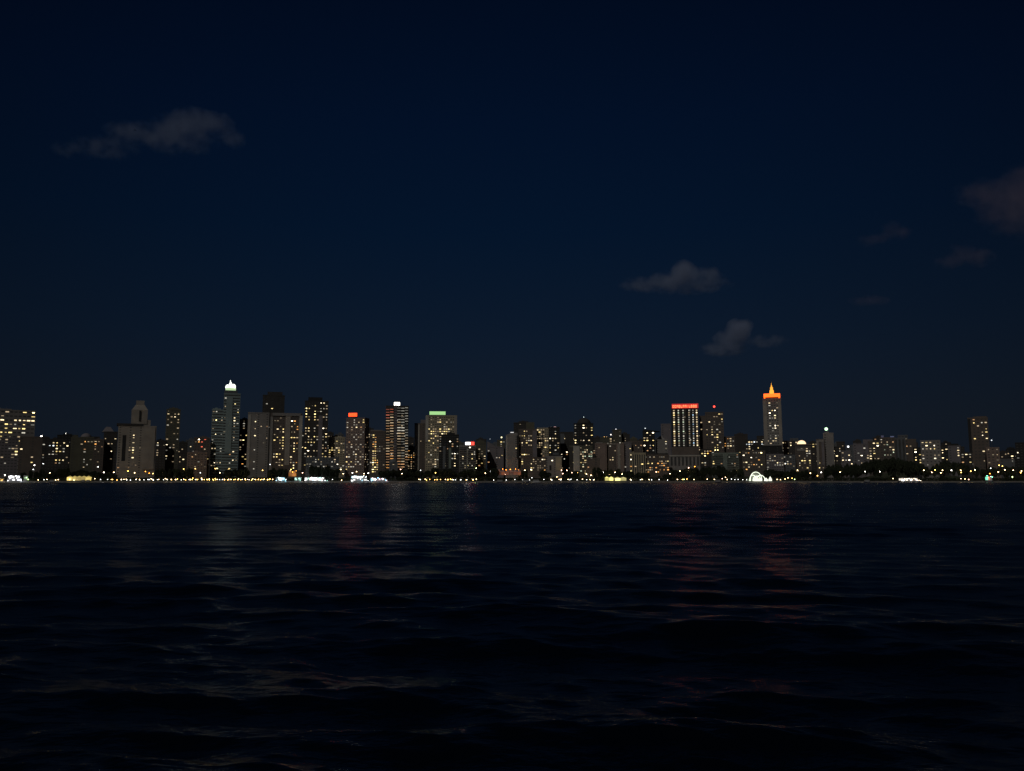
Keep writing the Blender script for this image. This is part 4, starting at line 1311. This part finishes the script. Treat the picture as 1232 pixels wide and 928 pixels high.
parse_lamps(TALL, True)
parse_lamps(LOW, False)
rl = random.Random(4)
for (a, b, stp, cs) in ((130, 222, 5.5, 'yk'), (224, 331, 3.6, 'yyk'), (506, 575, 8, 'yk'), (610, 640, 9, 'k'), (655, 725, 10, 'k'), (884, 900, 5, 'k'), (760, 810, 11, 'k')):  # extra lamps added between the listed ones to brighten the quay line
    x = a
    while x < b:
        lamp(x + rl.uniform(-1, 1), 577.4 + rl.uniform(-.4, .4), rl.choice(cs), False)
        x += stp
LAMPS.sort(key=lambda q: q[0])
cnt = {}
for px, o, c, tall in LAMPS:
    rel, rf = ref_near(px)
    rel = {'behind': 'below', 'left of': 'below and left of', 'right of': 'below and right of'}[rel]
    cnt.setdefault((tall, c, rel, rf), []).append(o)
for (tall, c, rel, rf), lst in cnt.items():
    for i, o in enumerate(lst):
        nm = LC[c][2] + (' street lamp' if tall else ' quayside lamp')
        s = '%s %s %s' % (nm, rel, rf)
        if len(lst) > 1:
            s = '%s %s from left, %s %s' % (ORD[i], nm, rel, rf)
        if len(s.split()) > 16:
            s = s.replace('below and ', '')
        assert len(s.split()) <= 16, s
        o['label'] = s
        o['group'] = 'street lamps behind the waterfront' if tall else 'low lamps along the quay'

# ------------------------------------------------------------------ boats and lit pavilions
hull_w = mat_base('white boat paint', (.7, .7, .7), rough=.4, vary=.05)
hull_d = mat_base('dark boat hull', (.05, .06, .09), rough=.4, vary=.1)


def hull_mesh(Lh, Bm, Hh, mat):
    m = MB()
    st = []
    n = 12
    for i in range(n + 1):
        t = i / n
        x = -Lh / 2 + Lh * t
        wd = Bm / 2 * (1 - max(0, (t - .55) / .45) ** 2 * .96) * (.86 + .14 * min(1, t * 5))
        sh = Hh * (1 + .35 * max(0, t - .5) * 2 * max(0, t - .5))
        st.append([(x, -wd, sh), (x, -wd * .8, -.5), (x, wd * .8, -.5), (x, wd, sh)])
    nb = len(m.v)
    for s in st:
        m.v += s
    for i in range(n):
        for a, b in ((0, 1), (1, 2), (2, 3), (3, 0)):
            m.f.append((nb + i * 4 + a, nb + i * 4 + b, nb + i * 4 + 4 + b, nb + i * 4 + 4 + a))
            m.m.append(0)
    m.f.append((nb, nb + 3, nb + 2, nb + 1))
    m.f.append(tuple(nb + n * 4 + q for q in (0, 1, 2, 3)))
    m.m += [0, 0]
    return m.mesh('hull', [mat])


def boat(px0, px1, ytop, cols, label, decks=2, st=5.0, Y=None, hullm=None, flip=1, group=None, name='passenger_boat', cat='boat'):
    Y = Y or SHORE - 14
    P0, P1 = at(px0, 577, Y), at(px1, 577, Y)
    Lh = (P1.x - P0.x)
    ht = at((px0 + px1) / 2, ytop, Y).z
    Bm = min(9, max(2.6, Lh * .24))
    Hh = min(1.8, ht * .3)
    root = empty(name, ((P0.x + P1.x) / 2, Y, 0), 0 if flip > 0 else PI, label, cat, group)
    link('hull', hull_mesh(Lh, Bm, Hh, hullm or hull_w), root)
    dh = (ht - Hh) / (decks + .25)
    for k in range(decks):
        a, b = -Lh * (.44 - .04 * k), Lh * (.30 - .10 * k)
        y = Bm * (.40 - .05 * k)
        z = Hh + k * dh
        m = MB()
        m.box(a, b, -y, y, z + .005, z + dh * .25)
        m.box(a - .4, b + .6, -y - .35, y + .35, z + dh * .86, z + dh)
        n = max(3, int(Lh / 5))
        for i in range(n + 1):
            x = a + (b - a) * i / n
            for s in (-1, 1):
                m.box(x - .09, x + .09, s * y - .09, s * y + .09, z + dh * .251, z + dh * .859)
        cab = link('cabin', m.mesh('cabin', [hull_w]), root)
        for i in range(n):
            x0_, x1_ = a + (b - a) * i / n + .25, a + (b - a) * (i + 1) / n - .25
            col = cols[(i * 7 + k * 3) % len(cols)]
            m = MB()
            m.box(x0_, x1_, -y + .03, y - .03, z + dh * .27, z + dh * .84)
            sti = st * random.choice((.03, .08, .25, .5, .9))
            if st < .5:
                sti = 0
            link('cabin_window', m.mesh('cabin_window', [mat_emit('boat light %s %d' % (str(col), int(sti * 2)), col, sti, 'FRONT')]), cab)
    if st > 1:
        nl = max(2, int(Lh / 3.2))
        for i in range(nl):
            x = -Lh * .46 + Lh * .92 * (i + random.uniform(.1, .9)) / nl
            zz = Hh + dh * decks * random.uniform(.15, 1.08) if abs(x) < Lh * .36 else Hh + random.uniform(.8, 1.6)
            col = cols[i % len(cols)]
            r = random.uniform(.3, .55)
            m = MB()
            m.lathe([(max(.03, r * math.sin(PI * q / 5)), zz - r * math.cos(PI * q / 5)) for q in range(6)], 8, x, -flip * (Bm * .5 + .2))
            m.tube([(x, -flip * Bm * .4, zz), (x, -flip * (Bm * .5 + .2), zz)], .06, 4, 1)
            link('deck_lamp', m.mesh('deck_lamp', [mat_emit('deck lamp %s' % str(col), col, st * 3, 'FRONT'), METAL], True), root)
    m = MB()
    m.tube([(Lh * .05, 0, Hh + dh * decks), (Lh * .05, 0, ht)], .12, 5)
    m.tube([(Lh * .30, 0, Hh), (Lh * .47, 0, Hh * 1.9)], .07, 5)
    link('mast', m.mesh('mast', [METAL]), root)
    return root


CW, CY, CB, CG, CP = (1, .98, .95), (1, .86, .25), (.35, .75, 1), (.55, 1, .85), (1, .55, .6)
boat(9, 28.5, 571.5, [CW, (.85, .9, 1), CW], 'brilliant white-lit boat moored at the far left of the quay', 2, 5, group=None)
boat(28.5, 34, 570.5, [(.5, 1, .4), (1, 1, .8)], 'small boat with greenish lights beside the brilliant white boat', 1, 2.2)
boat(-6, 6.5, 574.5, [(1, .5, .08), (1, .7, .2)], 'low orange-lit boat cut by the left edge', 1, 4)
boat(331.5, 345, 573, [(.55, .85, 1), (.8, 1, 1), (.35, .8, 1)], 'pale blue lit boat below the framed tower', 1, 3.5)
boat(354, 364, 573, [CG, (.3, .6, .5)], 'boat with soft green lights right of the pale blue boat', 1, 1.8)
boat(365.5, 396, 573, [CW, (.8, .95, 1), CG, CW, (1, .85, .8)], 'long white-lit boat moored below the dark tower of yellow columns', 1, 4)
boat(421, 446, 572, [CW, (.45, .8, 1), CW, (.6, .9, 1), (1, .9, .85)], 'large ferry with white and blue lights below the red-signed tower', 2, 4)
boat(445, 468, 574, [(.25, .6, .9), (1, .75, .8), (1, .6, .65), CW], 'low ferry with blue and pink lights below the amber column tower', 1, 4)
boat(1081, 1108, 574.2, [(1, .9, .75), (1, 1, 1), (1, .8, .6), (.5, .4, .3)], 'long low lit boat in front of the wooded rise', 1, 4.5, hullm=hull_d)
boat(1185.5, 1195, 571.5, [(.2, 1, .6), (1, .25, .12), (1, .8, .7)], 'small boat with green and red lights near the right edge', 1, 3.0, Y=SHORE - 60, hullm=hull_d)
for (a, b) in ((60, 67), (98, 103), (104, 109), (598, 606), (628, 637), (641, 650), (860, 868), (1040, 1047)):
    rel, rf = ref_near((a + b) / 2)
    boat(a, b, 577, [(.12, .11, .1)], 'small unlit moored boat %s %s%s' % ({'behind': 'on the water below', 'left of': 'left of', 'right of': 'right of'}[rel], rf, ' nearer the hotel' if a == 104 else ''), 1, .15, hullm=hull_w if a % 2 else hull_d, group='small unlit boats at the quay', name='small_boat')


def marquee(px0, px1, ytop, col, st, label, Y=SHORE + 12, name='marquee', lo=.14):
    P0, P1 = at(px0, 576, Y), at(px1, 576, Y)
    root = empty(name, ((P0.x + P1.x) / 2, Y, LANDZ), 0, label, 'marquee')
    Lh = P1.x - P0.x
    h = at(px0, ytop, Y).z - LANDZ
    n = max(2, int(Lh / 7))
    
    for i in range(n):
        a, b = -Lh / 2 + Lh * i / n, -Lh / 2 + Lh * (i + 1) / n - .1
        m = MB()
        mid = (a + b) / 2
        m.v = [(a, -4, h * .72), (b, -4, h * .72), (b, 4, h * .72), (a, 4, h * .72), (mid, 0, h)]
        m.f = [(0, 1, 4), (1, 2, 4), (2, 3, 4), (3, 0, 4), (3, 2, 1, 0)]
        m.m = [0] * 5
        link('canopy', m.mesh('canopy', [mat_emit('lit canvas %s' % str(col), col, st * random.choice((.35, .5, .7)), 'FRONT')]), root)
        m = MB()
        m.box(a + .4, b - .4, -3.4, 3.4, h * lo, h * .715)
        eb = random.choice((.4, .7, 1, 1.5))
        link('lit_bay', m.mesh('lit_bay', [mat_emit('marquee glow %s %.1f' % (str(col), eb * st), col, st * eb, 'FRONT')]), root)
        m = MB()
        for s in (-1, 1):
            m.box(a, a + .25, s * 3.8 - .12, s * 3.8 + .12, 0, h * .72)
        link('post', m.mesh('post', [METAL]), root)
    return root


marquee(81.5, 109.5, 572.6, (1, .75, .20), .8, 'long yellow glowing marquee on the quay left of the stepped white hotel')
marquee(727.5, 738, 573.5, (.95, .85, .25), 1.6, 'short yellow-green marquee below the dark doorway block')
marquee(739.5, 753.5, 574, (.9, .8, .3), 1.2, 'dimmer yellow marquee below the light brown slab')
marquee(598, 627, 564, (1, .20, .02), .10, 'orange glowing restaurant terrace below the blank grey tower', Y=SHORE + 20, name='restaurant_terrace', lo=.5)
marquee(347.5, 356, 566, (1, .35, .05), .3, 'small orange glowing kiosk at the foot of the framed tower', Y=SHORE + 30, name='kiosk', lo=.45)


def pavilion():
    Y = SHORE + 6
    P = at(910.5, 577, Y)
    root = empty('lit_pavilion', (P.x, Y, LANDZ), 0, 'brilliant white arched pavilion on the quay left of the gold-spired tower', 'pavilion')
    px = Y / F
    em = mat_emit('pavilion tube light', (.93, 1, .80), 1.6, 'FRONT')
    e2 = mat_emit('pavilion lit fabric', (.85, 1, .65), .10, 'FRONT')
    e3 = mat_emit('pavilion hall light', (1, 1, .84), 1.1, 'FRONT')

    def arch(cx, hw, hh, y, r=.6):
        m = MB()
        pts = [(cx + hw * math.cos(t), y, max(.3, hh * math.sin(t) ** .8)) for t in [PI * q / 14 for q in range(15)]]
        m.tube(pts, r, 7)
        link('arch', m.mesh('arch', [em], True), root)
    arch(-1.8 * px, 7.0 * px, 11.0 * px, -4)
    arch(-5.6 * px, 3.9 * px, 7.4 * px, -5)
    arch(3.6 * px, 5.2 * px, 7.2 * px, -5)
    arch(-1.0 * px, 4.8 * px, 6.2 * px, -6)
    m = MB()
    prof = [(7.0 * px * math.cos(PI / 2 * q / 8) + .05, 10.4 * px * math.sin(PI / 2 * q / 8)) for q in range(9)]
    m.lathe(prof, 20, -1.2 * px, 4, sy=.6)
    link('membrane', m.mesh('membrane', [e2], True), root)
    m = MB()
    m.box(-5.0 * px, 4.0 * px, -7, -6, .2, 3.6 * px)
    link('entrance_front', m.mesh('entrance_front', [e3]), root)
    for a, b, h in ((8.0, 13.0, 4.4), (13.4, 17.5, 6.0), (-14, -9.8, 3.2)):
        m = MB()
        mid = (a + b) / 2 * px
        m.lathe([((b - a) / 2 * px, .2), ((b - a) / 2 * px, h * .4 * px), (.2, h * px)], 10, mid, -3)
        link('side_tent', m.mesh('side_tent', [e3 if a != -14 else e2]), root)


pavilion()

print('lit windows', NWIN[0], 'trees', len(TREES), 'lamps', len(LAMPS))
